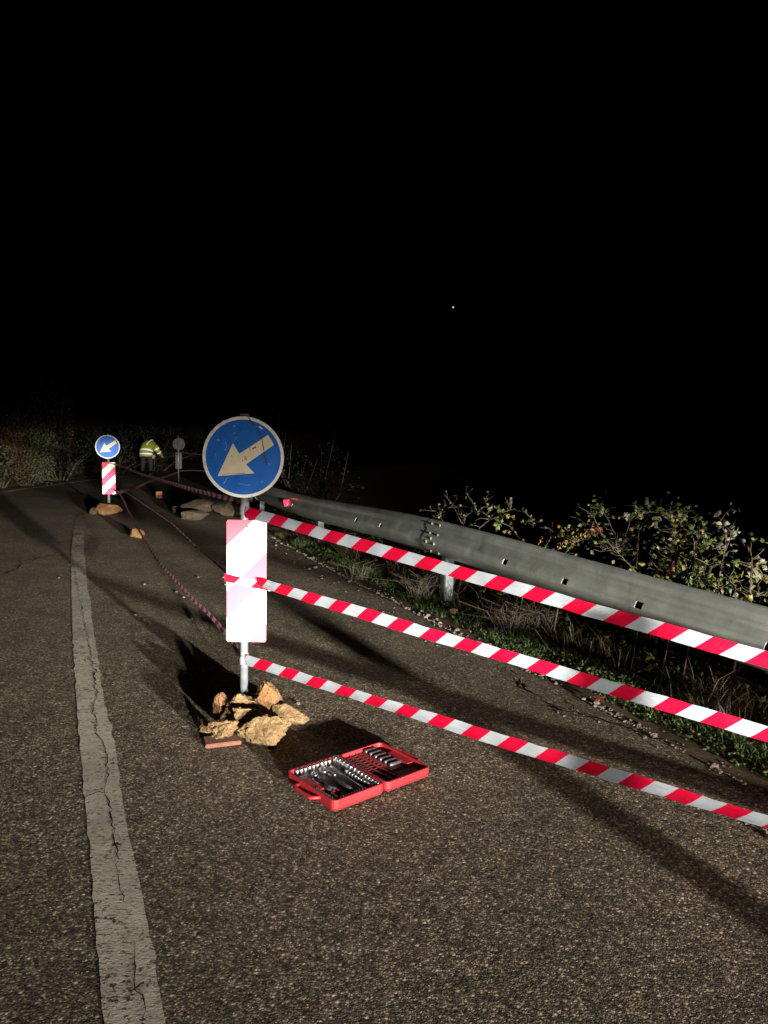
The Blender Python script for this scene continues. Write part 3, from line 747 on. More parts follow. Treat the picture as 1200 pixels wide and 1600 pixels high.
# flat wrap round the board
bx = .112
loop = [(-bx, -.035), (bx + .012, -.035), (bx + .012, .035), (-bx, .035), (-bx, -.035)]
vs, fs, uv = [], [], []; u = .02
rot = Matrix.Rotation(RAD(3), 2)
zz = lambda x: .705 - .05 * (x + bx) / (2 * bx)
for i, (x, y) in enumerate(loop):
    if i: u += math.hypot(x - loop[i - 1][0], y - loop[i - 1][1])
    q = rot @ Vector((x + .015, y))
    wd = .042 if x < 0 else .036
    for e in (-.5, .5): vs.append((NP.x + q.x, NP.y + q.y, zz(x) + e * wd)); uv.append((u, e * wd))
for i in range(len(loop) - 1): fs.append((2 * i, 2 * i + 1, 2 * i + 3, 2 * i + 2))
link('wrap', mesh('wrap', vs, fs, False, uv), M['tape'], TAPES[1])

# spans from the near sign back to the far sign
def span(px, depths, width, tw, label, mat, flut=.3, seed=0, n=160):
    o = ribbon([at(x, y, Y) for (x, y), Y in zip(px, depths)], width, tw, mat, n=n, flut=flut, seed=seed)
    return tag(o, label, 'barrier tape', 'barrier tapes between the arrow signs')
def dlin(px, x0, Y0, x1, Y1):
    # depth of points on a straight run: 1/Y is linear in the image
    out = []
    for x, y in px:
        t = (x - x0) / (x1 - x0); out.append(1 / ((1 - t) / Y0 + t / Y1))
    return out
px = [(379, 785), (330, 773), (290, 762), (250, 750), (216, 739), (196, 731), (178, 725)]
span(px, dlin(px, 379, 3.92, 178, fd), .030, lambda t: .25 + .2 * math.sin(t * 20), 'topmost slack tape running from the near sign back to the far sign', 'tape_muted', .5, 11)
px = [(356, 896), (300, 848), (270, 820), (245, 802), (210, 778), (178, 757)]
span(px, dlin(px, 356, 3.94, 178, fd), .013, lambda t: 1.35 + .25 * math.sin(t * 15), 'twisted middle tape running from the near striped board back to the far sign', 'tape_muted', .4, 12)
px = [(379, 1030), (355, 993), (327, 960), (300, 935), (275, 908), (250, 880), (232, 852), (215, 825), (200, 797), (190, 776), (177, 764)]
span(px, dlin(px, 379, 3.94, 177, fd), .026, lambda t: .35 + .6 * t, 'lowest sagging tape running from the near pole back to the far sign', 'tape_muted', .2, 13)
# short spans beyond the far sign
px = [(176, 772), (200, 766), (220, 759), (240, 750), (262, 744), (278, 738)]
span(px, dlin(px, 176, fd, 278, TY), .06, lambda t: .2, 'low tape running from the far sign towards the farthest pole', 'tape', .4, 14)
px = [(181, 740), (200, 733), (225, 723), (250, 716), (278, 710)]
span(px, dlin(px, 181, fd, 278, TY), .03, lambda t: 1.1, 'edge-on upper tape running from the far sign towards the farthest pole', 'tape_muted', .3, 15)
px = [(280, 706), (300, 709), (330, 712), (380, 716)]
span(px, [TY, TY - 1.5, TY - 3.5, TY - 6.5], .035, lambda t: .5, 'upper tape leaving the farthest pole towards the guardrail', 'tape_muted', .3, 16)
px = [(280, 736), (300, 735), (330, 737), (380, 742)]
span(px, [TY, TY - 1.5, TY - 3.5, TY - 6.5], .035, lambda t: .3, 'lower tape leaving the farthest pole towards the guardrail', 'tape_muted', .3, 17)

# ------------------------------------------------------------------ open tool case
HC = Vector((-.076, 3.125, 0)); UD = Vector((.648, -.762, 0)); 
case = empty('tool_case', HC, math.atan2(UD.y, UD.x)); tag(case, 'open red plastic tool case lying on the asphalt by the stones', 'tool case')
# local: x along the hinge (towards the near end), y>0 = lid, y<0 = tray  (rotated frame)
def rrect(x0, x1, y0, y1, r, n=4):
    pts = []
    for cx, cy, a0 in ((x1 - r, y1 - r, 0), (x0 + r, y1 - r, 90), (x0 + r, y0 + r, 180), (x1 - r, y0 + r, 270)):
        for i in range(n + 1):
            a = RAD(a0 + 90 * i / n); pts.append((cx + r * math.cos(a), cy + r * math.sin(a)))
    return pts
def shell(name, y0, y1, top, floor, r=.022):
    rings = [(rrect(-.165, .165, y0, y1, r), .006), (rrect(-.168, .168, y0 - .002, y1 + .002, r), .016), (rrect(-.168, .168, y0 - .002, y1 + .002, r), top), (rrect(-.160, .160, y0 + .006, y1 - .006, r * .8), top), (rrect(-.158, .158, y0 + .008, y1 - .008, r * .8), floor)]
    vs, fs = [], []; n = len(rings[0][0])
    for pts, z in rings: vs += [(x, y, z) for x, y in pts]
    for i in range(len(rings) - 1):
        for q in range(n):
            q2 = (q + 1) % n; fs.append((i * n + q, i * n + q2, (i + 1) * n + q2, (i + 1) * n + q))
    fs.append(tuple(reversed(range(n)))); fs.append(tuple(range((len(rings) - 1) * n, len(rings) * n)))
    return link(name, mesh(name, vs, fs), M['redp'], case)
TRAY_F, LID_F = .024, .020
tray = shell('tray', -.262, -.006, .050, TRAY_F); lid = shell('lid', .006, .252, .046, LID_F)
ins = link('insert', box_mesh('insert', .30, .225, .003, 0, TRAY_F), M['insert'], tray, (0, -.132, 0))
isl = link('handle_recess', box_mesh('handle_recess', .13, .05, .016, .006, TRAY_F), M['redp'], tray, (-.02, -.236, .002))
def handle(parent, ysign, y0):
    pts = []
    for i in range(17):
        t = i / 16; x = -.075 + .15 * t
        pts.append((x, y0 + ysign * .036 * min(1, 2.6 * math.sin(math.pi * t)), .03))
    tube('handle', pts, .0075, M['redp'], parent, 8)
handle(tray, -1, -.260); handle(lid, 1, .250)
for x in (-.11, .11):
    link('latch', box_mesh('latch', .035, .008, .02, .002), M['rubber'], lid, (x, .258, .018))
    link('hinge', box_mesh('hinge', .03, .016, .012, .003), M['redp'], case, (x, 0, .022))
# moulded ribs and dark slots of the lid
for y in (.030, .062, .098): link('rib', box_mesh('rib', .30, .008, .014, .002), M['redp'], lid, (-.004, y, LID_F))
link('lid_panel', box_mesh('lid_panel', .22, .075, .010, .003), M['redp'], lid, (-.045, .150, LID_F))
link('handle_recess', box_mesh('handle_recess', .15, .045, .018, .006), M['redp'], lid, (0, .224, LID_F))
link('insert', box_mesh('insert', .075, .10, .002, 0), M['insert'], lid, (.112, .155, LID_F + .001))
CM = case.matrix_basis
cm = Matrix.Translation(HC) @ Matrix.Rotation(math.atan2(UD.y, UD.x), 4, 'Z')
def tool(name, me, mat, xyz, label, group, cat, rot=(0, 0, 0)):
    o = link(name, me, mat); o.matrix_world = cm @ Matrix.Translation(xyz) @ Matrix.Rotation(rot[2], 4, 'Z') @ Matrix.Rotation(rot[1], 4, 'Y') @ Matrix.Rotation(rot[0], 4, 'X')
    return tag(o, label, cat, group)
def socket_mesh(r, h): 
    me = lathe_mesh('socket', [(r * .9, 0), (r, .002), (r, h - .0015), (r * .93, h), (r * .68, h), (r * .62, h - .010)], 12); me.materials.append(M['chrome'])
    for p in me.polygons: p.use_smooth = len(p.vertices) == 4
    return me
z0 = TRAY_F + .003
for i in range(13):
    t = i / 12; r = .0140 - .0050 * t
    tool('socket', socket_mesh(r, .034 - .010 * t), None, (-.138 + .285 * (1 - (1 - t) ** 1.15), -.026, z0), 'chrome socket in the graded row along the hinge of the red tray', 'sockets along the hinge', 'socket')
for i in range(9):
    tool('socket', socket_mesh(.0082, .020), None, (-.028 + .162 * i / 8, -.052, z0), 'small chrome socket in the inner row of the red tray', 'sockets in the inner row', 'socket')
for i in range(9):
    tool('socket', socket_mesh(.0088, .024), None, (-.146, -.056 - .021 * i, z0), 'chrome socket in the row along the short rear edge of the red tray', 'sockets along the rear edge', 'socket')
sm = socket_mesh(.0060, .018)
for i in range(9):
    tool('socket', sm, None, (.030 + .0135 * i, -.243, z0), 'tiny chrome socket in the row beside the tray handle', 'sockets beside the handle', 'socket')
bitm = lathe_mesh('screwdriver_bit', [(.0034, 0), (.0034, .012), (.002, .014), (.0016, .022)], 6); 
for i in range(10):
    tool('screwdriver_bit', bitm, M['steel'], (.149, -.095 - .0135 * i, z0), 'bright steel bit in the row along the short front edge of the tray', 'bits along the front edge', 'bit')
for i in range(4):
    tool('hex_key', mesh('hex_key', *tube_data([(0, 0, 0), (.045, 0, 0), (.047, .004, 0), (.047, .016, 0)], .0016, 6)), M['steel'], (-.128 + .004 * i, -.238 + .009 * i, z0 + .006), 'thin steel hex key in the rear corner of the tray', 'hex keys', 'hex key')
def ratchet(L_, r, label, x, y, ang):
    t = empty('ratchet'); t.matrix_world = cm @ Matrix.Translation((x, y, z0 + r)) @ Matrix.Rotation(ang, 4, 'Z'); tag(t, label, 'ratchet')
    tube('shaft', [(0.014, 0, 0), (L_ * .5, 0, 0)], r * .5, M['chrome'], t, 10)
    tube('grip', [(L_ * .45, 0, 0), (L_ * .5, 0, 0), (L_ * .8, 0, 0), (L_, 0, 0)], [r * .7, r * 1.05, r * .9, r * .95], M['rubber'], t, 10)
    hd = link('head', lathe_mesh('head', [(.013 * r / .008, -.006), (.0145 * r / .008, 0), (.013 * r / .008, .007), (.008 * r / .008, .008)], 16, True), M['chrome'], t); hd.scale = (1.25, .9, 1)
    link('knob', lathe_mesh('knob', [(.005, .008), (.005, .011), (.003, .012)], 10), M['rubber'], t)
ratchet(.215, .0105, 'large black-handled ratchet lying along the middle of the tray', -.10, -.122, RAD(-4))
ratchet(.150, .0080, 'smaller black-handled ratchet lying nearer the tray handle', -.095, -.170, RAD(-8))
tool('extension_bar', mesh('extension_bar', *tube_data([(-.13, 0, 0), (-.105, 0, 0), (-.1, 0, 0), (.09, 0, 0), (.1, 0, 0), (.112, 0, 0)], [.007, .007, .0045, .0045, .0055, .0055], 10), smooth=True), M['chrome'], (.02, -.080, z0 + .008), 'long thin chrome extension bar beside the inner socket row', None, 'extension bar', (0, 0, RAD(-3)))
tool('extension_bar', mesh('extension_bar', *tube_data([(-.06, 0, 0), (-.045, 0, 0), (-.04, 0, 0), (.05, 0, 0)], [.008, .008, .005, .005], 10), smooth=True), M['chrome'], (-.085, -.098, z0 + .008), 'short chrome extension bar beside the large ratchet', None, 'extension bar', (0, 0, RAD(-10)))
sd_ = empty('screwdriver'); sd_.matrix_world = cm @ Matrix.Translation((.03, -.205, z0 + .009)) @ Matrix.Rotation(RAD(3), 4, 'Z'); tag(sd_, 'screwdriver with black grip and red end beside the tray handle', 'screwdriver')
tube('grip', [(-.01, 0, 0), (.02, 0, 0), (.04, 0, 0)], [.008, .009, .008], M['rubber'], sd_); tube('grip_end', [(.04, 0, 0), (.062, 0, 0)], [.008, .0065], M['redp'], sd_); tube('shaft', [(-.07, 0, 0), (-.01, 0, 0)], .003, M['chrome'], sd_)
sd2 = empty('spinner_handle'); sd2.matrix_world = cm @ Matrix.Translation((.045, -.183, z0 + .009)) @ Matrix.Rotation(RAD(1), 4, 'Z'); tag(sd2, 'spinner handle with red end beside the smaller ratchet', 'spinner')
tube('grip', [(-.02, 0, 0), (.03, 0, 0)], [.0075, .0085], M['rubber'], sd2); tube('grip_end', [(.03, 0, 0), (.05, 0, 0)], [.008, .006], M['redp'], sd2); tube('shaft', [(-.055, 0, 0), (-.02, 0, 0)], .0035, M['chrome'], sd2)
tool('universal_joint', mesh('universal_joint', *tube_data([(-.02, 0, 0), (-.006, 0, 0), (0, 0, 0), (.006, 0, 0), (.02, 0, 0)], [.007, .007, .004, .007, .006], 10)), M['chrome'], (.105, -.215, z0 + .008), 'short chrome universal joint near the front corner of the tray', None, 'joint')
lz = LID_F + .002
lb = lathe_mesh('screwdriver_bit', [(.0032, 0), (.0032, .016), (.002, .019), (.0016, .024)], 6)
for row, (y, n_, lab, gr) in enumerate(((.046, 14, 'dark bit in the row nearest the hinge of the lid', 'bits nearest the lid hinge'), (.113, 12, 'steel bit in the row beside the deep sockets of the lid', 'bits beside the deep sockets'), (.080, 12, 'dark bit in the second row from the hinge of the lid', 'bits in the second lid row'))):
    for i in range(n_):
        tool('screwdriver_bit', lb, M['insert'] if row == 0 else M['dull_steel'], (-.140 + .27 * i / (n_ - 1), y - .012, lz + .006), lab, gr, 'bit', (RAD(-90), 0, 0))
ds = lathe_mesh('deep_socket', [(.0065, 0), (.0085, .004), (.0085, .030), (.0072, .034), (.0072, .062), (.0055, .063), (.005, .055)], 12); ds.materials.append(M['dull_steel'])
for p in ds.polygons: p.use_smooth = len(p.vertices) == 4
for i in range(6):
    tool('deep_socket', ds, None, (-.135 + .034 * i, .134, LID_F + .018), 'long steel deep socket lying in the open lid', 'deep sockets in the lid', 'deep socket', (RAD(-90), 0, 0))

# ------------------------------------------------------------------ worker in a hi-vis jacket, bent forward with the back to the camera
PYd = 26.0; PP = at(229, 750, PYd); PP.z = gzy(PYd)
person = empty('person', PP, RAD(-6)); tag(person, 'person in a yellow reflective jacket bending forward past the far sign', 'person')
def skin_mesh(name, verts, edges, radii, root=0, sub=2):
    me = bpy.data.meshes.new(name + '_tmp'); me.from_pydata(verts, edges, []); me.update()
    o = bpy.data.objects.new(name + '_tmp', me); col.objects.link(o)
    md = o.modifiers.new('s', 'SKIN'); 
    for i, d in enumerate(me.skin_vertices[0].data):
        r = radii[i]; d.radius = r if isinstance(r, tuple) else (r, r); d.use_root = (i == root)
    md2 = o.modifiers.new('ss', 'SUBSURF'); md2.levels = sub; md2.render_levels = sub
    dg = bpy.context.evaluated_depsgraph_get(); ev = o.evaluated_get(dg)
    out = bpy.data.meshes.new_from_object(ev); out.name = name
    bpy.data.objects.remove(o); 
    for p in out.polygons: p.use_smooth = True
    return out
BV = [(0, 0, .80), (0, .10, .93), (0, .24, 1.06), (0, .34, 1.10), (0, .43, 1.00), (0, .50, .90), (0, .54, .80),   # pelvis..head
      (-.11, .0, .76), (-.14, .06, .44), (-.13, -.06, .10), (-.13, .10, .04),
      (.11, .0, .76), (.15, .05, .44), (.15, -.08, .10), (.15, .08, .04),
      (-.15, .34, 1.04), (-.17, .46, .84), (-.10, .62, .74),
      (.15, .34, 1.02), (.25, .36, .88), (.31, .52, .76)]
BE = [(0, 1), (1, 2), (2, 3), (3, 4), (4, 5), (5, 6), (0, 7), (7, 8), (8, 9), (9, 10), (0, 11), (11, 12), (12, 13), (13, 14), (3, 15), (15, 16), (16, 17), (3, 18), (18, 19), (19, 20)]
BR = [.15, .14, .12, .09, .055, .085, .07, .095, .07, .05, .045, .095, .07, .05, .045, .07, .052, .038, .07, .052, .038]
body = link('body', skin_mesh('body', BV, BE, BR), M['trousers'], person)
def loft(rings, seg=20):
    """rings: centre, axis, rx, ry"""
    vs, fs = [], []
    for c, ax, rx, ry in rings:
        ax = Vector(ax).normalized(); xa = (Vector((1, 0, 0)) - ax * ax.x).normalized(); ya = ax.cross(xa)
        for q in range(seg):
            a = 2 * math.pi * q / seg; wob = 1 + .03 * noise.noise((math.cos(a) * 2, math.sin(a) * 2, c[2] * 9))
            vs.append(Vector(c) + xa * rx * wob * math.cos(a) + ya * ry * wob * math.sin(a))
    for i in range(len(rings) - 1):
        for q in range(seg):
            q2 = (q + 1) % seg; fs.append((i * seg + q, i * seg + q2, (i + 1) * seg + q2, (i + 1) * seg + q))
    fs.append(tuple(range((len(rings) - 1) * seg, len(rings) * seg))); return vs, fs
jv, jf = loft([((0, -.03, .71), (0, .1, 1), .215, .175), ((0, -.01, .80), (0, .2, 1), .212, .176), ((0, .03, .89), (0, .45, 1), .215, .18), ((0, .09, .98), (0, .7, 1), .225, .182), ((0, .17, 1.055), (0, 1, .9), .235, .178), ((0, .27, 1.10), (0, 1, .35), .235, .165), ((0, .36, 1.11), (0, 1, 0), .205, .145), ((0, .43, 1.09), (0, 1, -.4), .13, .10), ((0, .46, 1.07), (0, 1, -.6), .05, .05)])
for arm in ([(.12, .32, 1.07), (.19, .34, 1.02), (.25, .36, .91), (.28, .41, .85), (.31, .49, .77)], [(-.12, .34, 1.07), (-.17, .38, 1.01), (-.18, .46, .87), (-.16, .52, .82), (-.11, .60, .76)]):
    av, af = tube_data(arm, [.10, .10, .082, .078, .06], 12); o_ = len(jv); jv += av; jf += [tuple(q + o_ for q in f) for f in af]
jk = link('jacket', mesh('jacket', jv, jf, True), M['hivis'], person)
for sx in (-.13, .15): link('boot', rock_mesh('boot', .12, .30, .12, 3, 0, .01, 3), M['rubber'], person, (sx, .04, 0))
hd = link('head', rock_mesh('head', .17, .21, .24, 5, 0, .01), M['skin'], person, (0, .56, .60)); link('hair', rock_mesh('hair', .19, .23, .15, 6, 0, .03), M['hair'], hd, (0, -.02, .11))
def band(c, nrm, ra, rb, wd, name='reflective_band'):
    nrm = Vector(nrm).normalized(); xa = Vector((1, 0, 0)); xa = (xa - nrm * xa.dot(nrm)).normalized(); ya = nrm.cross(xa)
    vs, fs = [], []; n = 28
    for i in range(n):
        a = 2 * math.pi * i / n
        for q in (-.5, .5): vs.append(Vector(c) + xa * ra * math.cos(a) + ya * rb * math.sin(a) + nrm * q * wd)
    for i in range(n): j = (i + 1) % n; fs.append((2 * i, 2 * j, 2 * j + 1, 2 * i + 1))
    return link(name, mesh(name, vs, fs, True), M['band'], jk)
band((0, -.012, .79), (0, .2, 1), .222, .186, .055); band((0, .027, .885), (0, .45, 1), .225, .189, .055)
band((.225, .352, .955), (.5, .15, -.9), .096, .096, .05); band((.275, .41, .85), (.3, .5, -.75), .082, .082, .045)
band((-.145, .43, .92), (-.1, .45, -.9), .092, .092, .05)
link('shoulder_band', mesh('shoulder_band', *tube_data([(.03, -.035, 1.10), (.05, .03, 1.165), (.07, .10, 1.215), (.09, .20, 1.255), (.10, .32, 1.262)], .02, 6)), M['band'], jk)
for sx, hx, hy, hz in ((-1, -.10, .62, .74), (1, .31, .52, .76)):
    hv = [(0, 0, 0), (0, .05, -.03)]; he = [(0, 1)]; hr = [.03, .034]
    for f in range(4):
        b0 = len(hv); x = -.03 + .02 * f; Lf = (.06, .075, .078, .068)[f]
        hv += [(x, .075, -.045), (x, .075 + Lf * .5, -.065), (x * .9, .075 + Lf * .75, -.10)]; he += [(1, b0), (b0, b0 + 1), (b0 + 1, b0 + 2)]; hr += [.010, .009, .008]
    b0 = len(hv); hv += [(-sx * .045, .04, -.035), (-sx * .06, .07, -.06)]; he += [(0, b0), (b0, b0 + 1)]; hr += [.011, .009]
    link('hand', skin_mesh('hand', hv, he, hr, 0, 1), M['skin'], person, (hx, hy, hz))

# ------------------------------------------------------------------ plants
def leaf_quads(vs, fs, p, nrm, along, L_, W_):
    nrm = nrm.normalized(); along = (along - nrm * along.dot(nrm)); along = along.normalized() if along.length > 1e-5 else nrm.orthogonal().normalized()
    sd = along.cross(nrm); b = len(vs)
    vs += [p, p + along * L_ * .45 + sd * W_ * .5 - nrm * L_ * .06, p + along * L_ - nrm * L_ * .12, p + along * L_ * .45 - sd * W_ * .5 - nrm * L_ * .06, p + along * L_ * .5 + nrm * L_ * .03]
    fs += [(b, b + 1, b + 4), (b + 1, b + 2, b + 4), (b + 2, b + 3, b + 4), (b + 3, b, b + 4)]
def rv(rnd): return Vector((rnd.gauss(0, 1), rnd.gauss(0, 1), rnd.gauss(0, 1))).normalized()
def bramble(label, canes, dep, leaf, n_leaf, mat='bramble_leaf', seed=0, rad=.004, twigs=10, spread=.03, extra=None, jitter=.02):
    rnd = random.Random(seed); base = None
    svs, sfs, lvs, lfs = [], [], [], []
    path_pts = []
    for c in canes:
        pts = []
        for i, (x, y) in enumerate(c):
            Y = rail_y(min(x, 1185)) + dep + rnd.uniform(-.12, .12)
            pts.append(D(x, y, Y))
        fine = []
        for a, b in zip(pts, pts[1:]):
            for j in range(6):
                fine.append(a.lerp(b, j / 6) + rv(rnd) * .004)
        fine.append(pts[-1])
        r_ = [rad * (1.1 - .75 * i / len(fine)) for i in range(len(fine))]
        v, f = tube_data(fine, r_, 5); o = len(svs); svs += v; sfs += [tuple(q + o for q in ff) for ff in f]
        path_pts += fine
        for _ in range(twigs):
            p = rnd.choice(fine); d = rv(rnd); d.z = abs(d.z) * .7; L_ = rnd.uniform(.03, .11)
            q = p + d * L_; q2 = q + (d + rv(rnd) * .6).normalized() * L_ * .6
            v, f = tube_data([p, q, q2], [rad * .5, rad * .35, rad * .2], 4); o = len(svs); svs += v; sfs += [tuple(e + o for e in ff) for ff in f]
            path_pts += [q, q2, q2]
    for _ in range(n_leaf):
        p = rnd.choice(path_pts) + rv(rnd) * spread * rnd.random()
        nrm = rv(rnd) + Vector((-.2, -.5, .6)); L_ = leaf * rnd.uniform(.55, 1.25)
        al = rv(rnd)
        leaf_quads(lvs, lfs, p, nrm, al, L_, L_ * .72)
    low = min(path_pts, key=lambda v: v.z)
    # the cane runs down to the slope behind the rail
    s_, o_ = s_of(low.x, low.y); gp = so(s_, o_, ground_z(s_, o_) - .02)
    v, f = tube_data([gp, gp.lerp(low, .5) + Vector((.05, .03, 0)), low], [rad * 1.3, rad * 1.2, rad], 5); o = len(svs); svs += v; sfs += [tuple(q + o for q in ff) for ff in f]
    t = empty('bramble', gp); tag(t, label, 'bramble', 'brambles behind the guardrail')
    link('stems', mesh('stems', [q - gp for q in svs], sfs, True), M['twig'], t)
    link('leaves', mesh('leaves', [q - gp for q in lvs], lfs), M[mat], t)
    if extra:
        ev, ef = [], []
        for (x, y), m_, sz in extra:
            ev, ef = [], []
            for _ in range(7):
                p = D(x, y, rail_y(min(x, 1185)) + dep) + rv(rnd) * .02; leaf_quads(ev, ef, p - gp, rv(rnd) + Vector((-.2, -1, .5)), rv(rnd), sz * rnd.uniform(.7, 1.1), sz * .8)
            link('leaf_cluster', mesh('leaf_cluster', ev, ef), M[m_], t)
    return t
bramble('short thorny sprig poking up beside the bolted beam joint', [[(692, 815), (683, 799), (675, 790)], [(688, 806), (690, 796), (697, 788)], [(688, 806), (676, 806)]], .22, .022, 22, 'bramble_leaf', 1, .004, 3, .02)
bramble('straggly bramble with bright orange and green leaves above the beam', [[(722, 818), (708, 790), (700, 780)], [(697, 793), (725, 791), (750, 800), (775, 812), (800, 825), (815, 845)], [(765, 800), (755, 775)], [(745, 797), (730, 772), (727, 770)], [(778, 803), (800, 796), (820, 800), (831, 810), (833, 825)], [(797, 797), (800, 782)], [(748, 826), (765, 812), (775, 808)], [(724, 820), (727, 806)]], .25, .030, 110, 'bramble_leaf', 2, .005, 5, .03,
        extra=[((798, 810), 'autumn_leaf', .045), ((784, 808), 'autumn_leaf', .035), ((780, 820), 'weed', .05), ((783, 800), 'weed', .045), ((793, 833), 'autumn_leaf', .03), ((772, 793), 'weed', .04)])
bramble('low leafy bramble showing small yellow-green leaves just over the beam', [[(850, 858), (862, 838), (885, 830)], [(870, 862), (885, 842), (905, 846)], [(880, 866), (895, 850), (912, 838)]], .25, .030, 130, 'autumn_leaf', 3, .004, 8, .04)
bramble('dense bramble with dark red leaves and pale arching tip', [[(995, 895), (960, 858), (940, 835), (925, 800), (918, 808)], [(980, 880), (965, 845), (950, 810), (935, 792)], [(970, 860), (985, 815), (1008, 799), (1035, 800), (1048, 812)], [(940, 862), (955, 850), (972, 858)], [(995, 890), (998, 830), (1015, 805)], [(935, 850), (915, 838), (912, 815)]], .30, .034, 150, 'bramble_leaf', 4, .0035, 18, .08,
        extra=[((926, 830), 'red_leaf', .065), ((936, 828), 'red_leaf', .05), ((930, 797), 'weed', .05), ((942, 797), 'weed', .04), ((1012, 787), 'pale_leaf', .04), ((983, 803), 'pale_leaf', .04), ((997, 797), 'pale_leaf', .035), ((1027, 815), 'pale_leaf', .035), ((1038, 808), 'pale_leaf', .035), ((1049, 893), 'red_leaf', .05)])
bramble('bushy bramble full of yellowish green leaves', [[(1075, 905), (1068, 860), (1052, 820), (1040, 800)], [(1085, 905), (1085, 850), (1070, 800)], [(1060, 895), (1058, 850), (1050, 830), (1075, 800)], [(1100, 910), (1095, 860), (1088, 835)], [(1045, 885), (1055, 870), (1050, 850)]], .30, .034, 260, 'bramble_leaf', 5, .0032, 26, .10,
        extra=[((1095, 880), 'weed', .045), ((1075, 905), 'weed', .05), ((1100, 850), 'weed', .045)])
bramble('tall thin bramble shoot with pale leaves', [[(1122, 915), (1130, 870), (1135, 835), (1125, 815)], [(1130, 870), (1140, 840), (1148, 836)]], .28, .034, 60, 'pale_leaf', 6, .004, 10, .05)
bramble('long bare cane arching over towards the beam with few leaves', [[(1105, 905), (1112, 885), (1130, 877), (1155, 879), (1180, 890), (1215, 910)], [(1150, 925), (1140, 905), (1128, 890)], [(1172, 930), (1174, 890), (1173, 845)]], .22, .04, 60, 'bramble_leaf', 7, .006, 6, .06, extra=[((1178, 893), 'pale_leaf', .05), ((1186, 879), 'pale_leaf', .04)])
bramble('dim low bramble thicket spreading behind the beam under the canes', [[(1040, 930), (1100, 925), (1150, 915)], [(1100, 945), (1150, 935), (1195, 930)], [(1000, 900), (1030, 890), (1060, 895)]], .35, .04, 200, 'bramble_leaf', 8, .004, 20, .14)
# twigs that hang over and under the rail near its far reflector
def ground_mass(name, label, n, orange, srange, hrange, width, mat, seed, kind='grass', lean=.5, clump=1.0):
    rnd = random.Random(seed); vs, fs = [], []
    while n > 0:
        s = rnd.uniform(*srange); o = rnd.uniform(*orange)
        dens = .5 + .5 * noise.noise((s * 1.7 * clump, o * 5 * clump, seed))
        if rnd.random() > (dens * 1.25) ** 4: continue
        n -= 1
        b = so(s, o, ground_z(s, o) - .01)
        hh = rnd.uniform(*hrange) * (.5 + dens)
        if kind == 'grass':
            d = Vector((rnd.gauss(0, 1), rnd.gauss(0, 1), 0)) * lean * hh
            sd = Vector((rnd.gauss(0, 1), rnd.gauss(0, 1), 0)).normalized() * width * .5
            i = len(vs); p1 = b + Vector((0, 0, hh * .6)) + d * .35; p2 = b + Vector((0, 0, hh * rnd.uniform(.6, 1.0))) + d
            vs += [b - sd, b + sd, p1 - sd * .8, p1 + sd * .8, p2]
            fs += [(i, i + 1, i + 3, i + 2), (i + 2, i + 3, i + 4)]
        else:
            for _ in range(3):
                p = b + Vector((rnd.uniform(-.03, .03), rnd.uniform(-.03, .03), hh * rnd.random()))
                leaf_quads(vs, fs, p, rv(rnd) + Vector((-.1, -.4, 1.2)), rv(rnd), width * rnd.uniform(.6, 1.3), width * .6)
    o = link(name, mesh(name, vs, fs), M[mat]); return tag(o, label, 'grass' if kind == 'grass' else 'weeds', kind='stuff')
sp0 = s_post
ground_mass('verge_weeds', 'low green weeds and clover covering the verge under the guardrail', 4200, (2.74, 3.05), (sp0 - 4.6, sp0 + 3.5), (.01, .05), .024, 'weed', 3, 'leaf')
ground_mass('green_grass', 'short green grass blades on the verge edge', 5500, (2.71, 3.15), (sp0 - 4.6, sp0 + 5), (.03, .075), .005, 'weed', 4)
ground_mass('dry_grass', 'tangled dry brown grass under and behind the guardrail', 4200, (3.0, 3.6), (sp0 - 4.6, sp0 + 7), (.08, .30), .006, 'dry_grass', 5, lean=.7)
ground_mass('bank_scrub', 'rough dark scrub on the slope falling away behind the guardrail', 5000, (3.3, 4.6), (sp0 - 5, sp0 + 10), (.1, .5), .05, 'bramble_leaf', 6, 'leaf')
def gravel(n, seed):
    rnd = random.Random(seed); vs, fs = [], []
    bm = bmesh.new(); bmesh.ops.create_icosphere(bm, subdivisions=1, radius=1); bv = [v.co.copy() for v in bm.verts]; bf = [tuple(v.index for v in f.verts) for f in bm.faces]; bm.free()
    for _ in range(n):
        s = rnd.uniform(sp0 - 4.5, sp0 + 5); o = EDGE_R + edge_wob(s) + abs(rnd.gauss(0, .05)) - .05
        if rnd.random() < .06: o = EDGE_R - rnd.random() * .35
        if noise.noise((s * 2.2, 1, 4)) < rnd.uniform(-.5, .2): continue
        r = rnd.uniform(.003, .009) if rnd.random() < .9 else rnd.uniform(.009, .018)
        b = so(s, o, max(ground_z(s, o), 0 if o < EDGE_R - .03 else -9) + r * .3); i = len(vs); R_ = rv(rnd)
        for v in bv: vs.append(b + Vector((v.x * r * (1 + .4 * R_.x), v.y * r * (1 + .4 * R_.y), v.z * r * .7)) + rv(rnd) * r * .15)
        fs += [tuple(q + i for q in f) for f in bf]
    o = link('gravel', mesh('gravel', vs, fs), M['pebble']); tag(o, 'loose gravel along the broken asphalt edge', 'gravel', kind='stuff')
gravel(2600, 9)
def vstone(x, y, w_, label, seed, mat='pale_rock'):
    p = G(x, y); o = link('stone', rock_mesh('stone', w_, w_ * .8, w_ * .55, seed, 7, sub=3), M[mat], None, p + Vector((0, 0, -.01))); tag(o, label, 'stone')
vstone(709, 957, .085, 'yellowish stone in the weeds at the foot of the guardrail post', 71, 'ochre')
vstone(895, 1010, .07, 'brownish stone among green weeds beside a fallen leaf', 72)
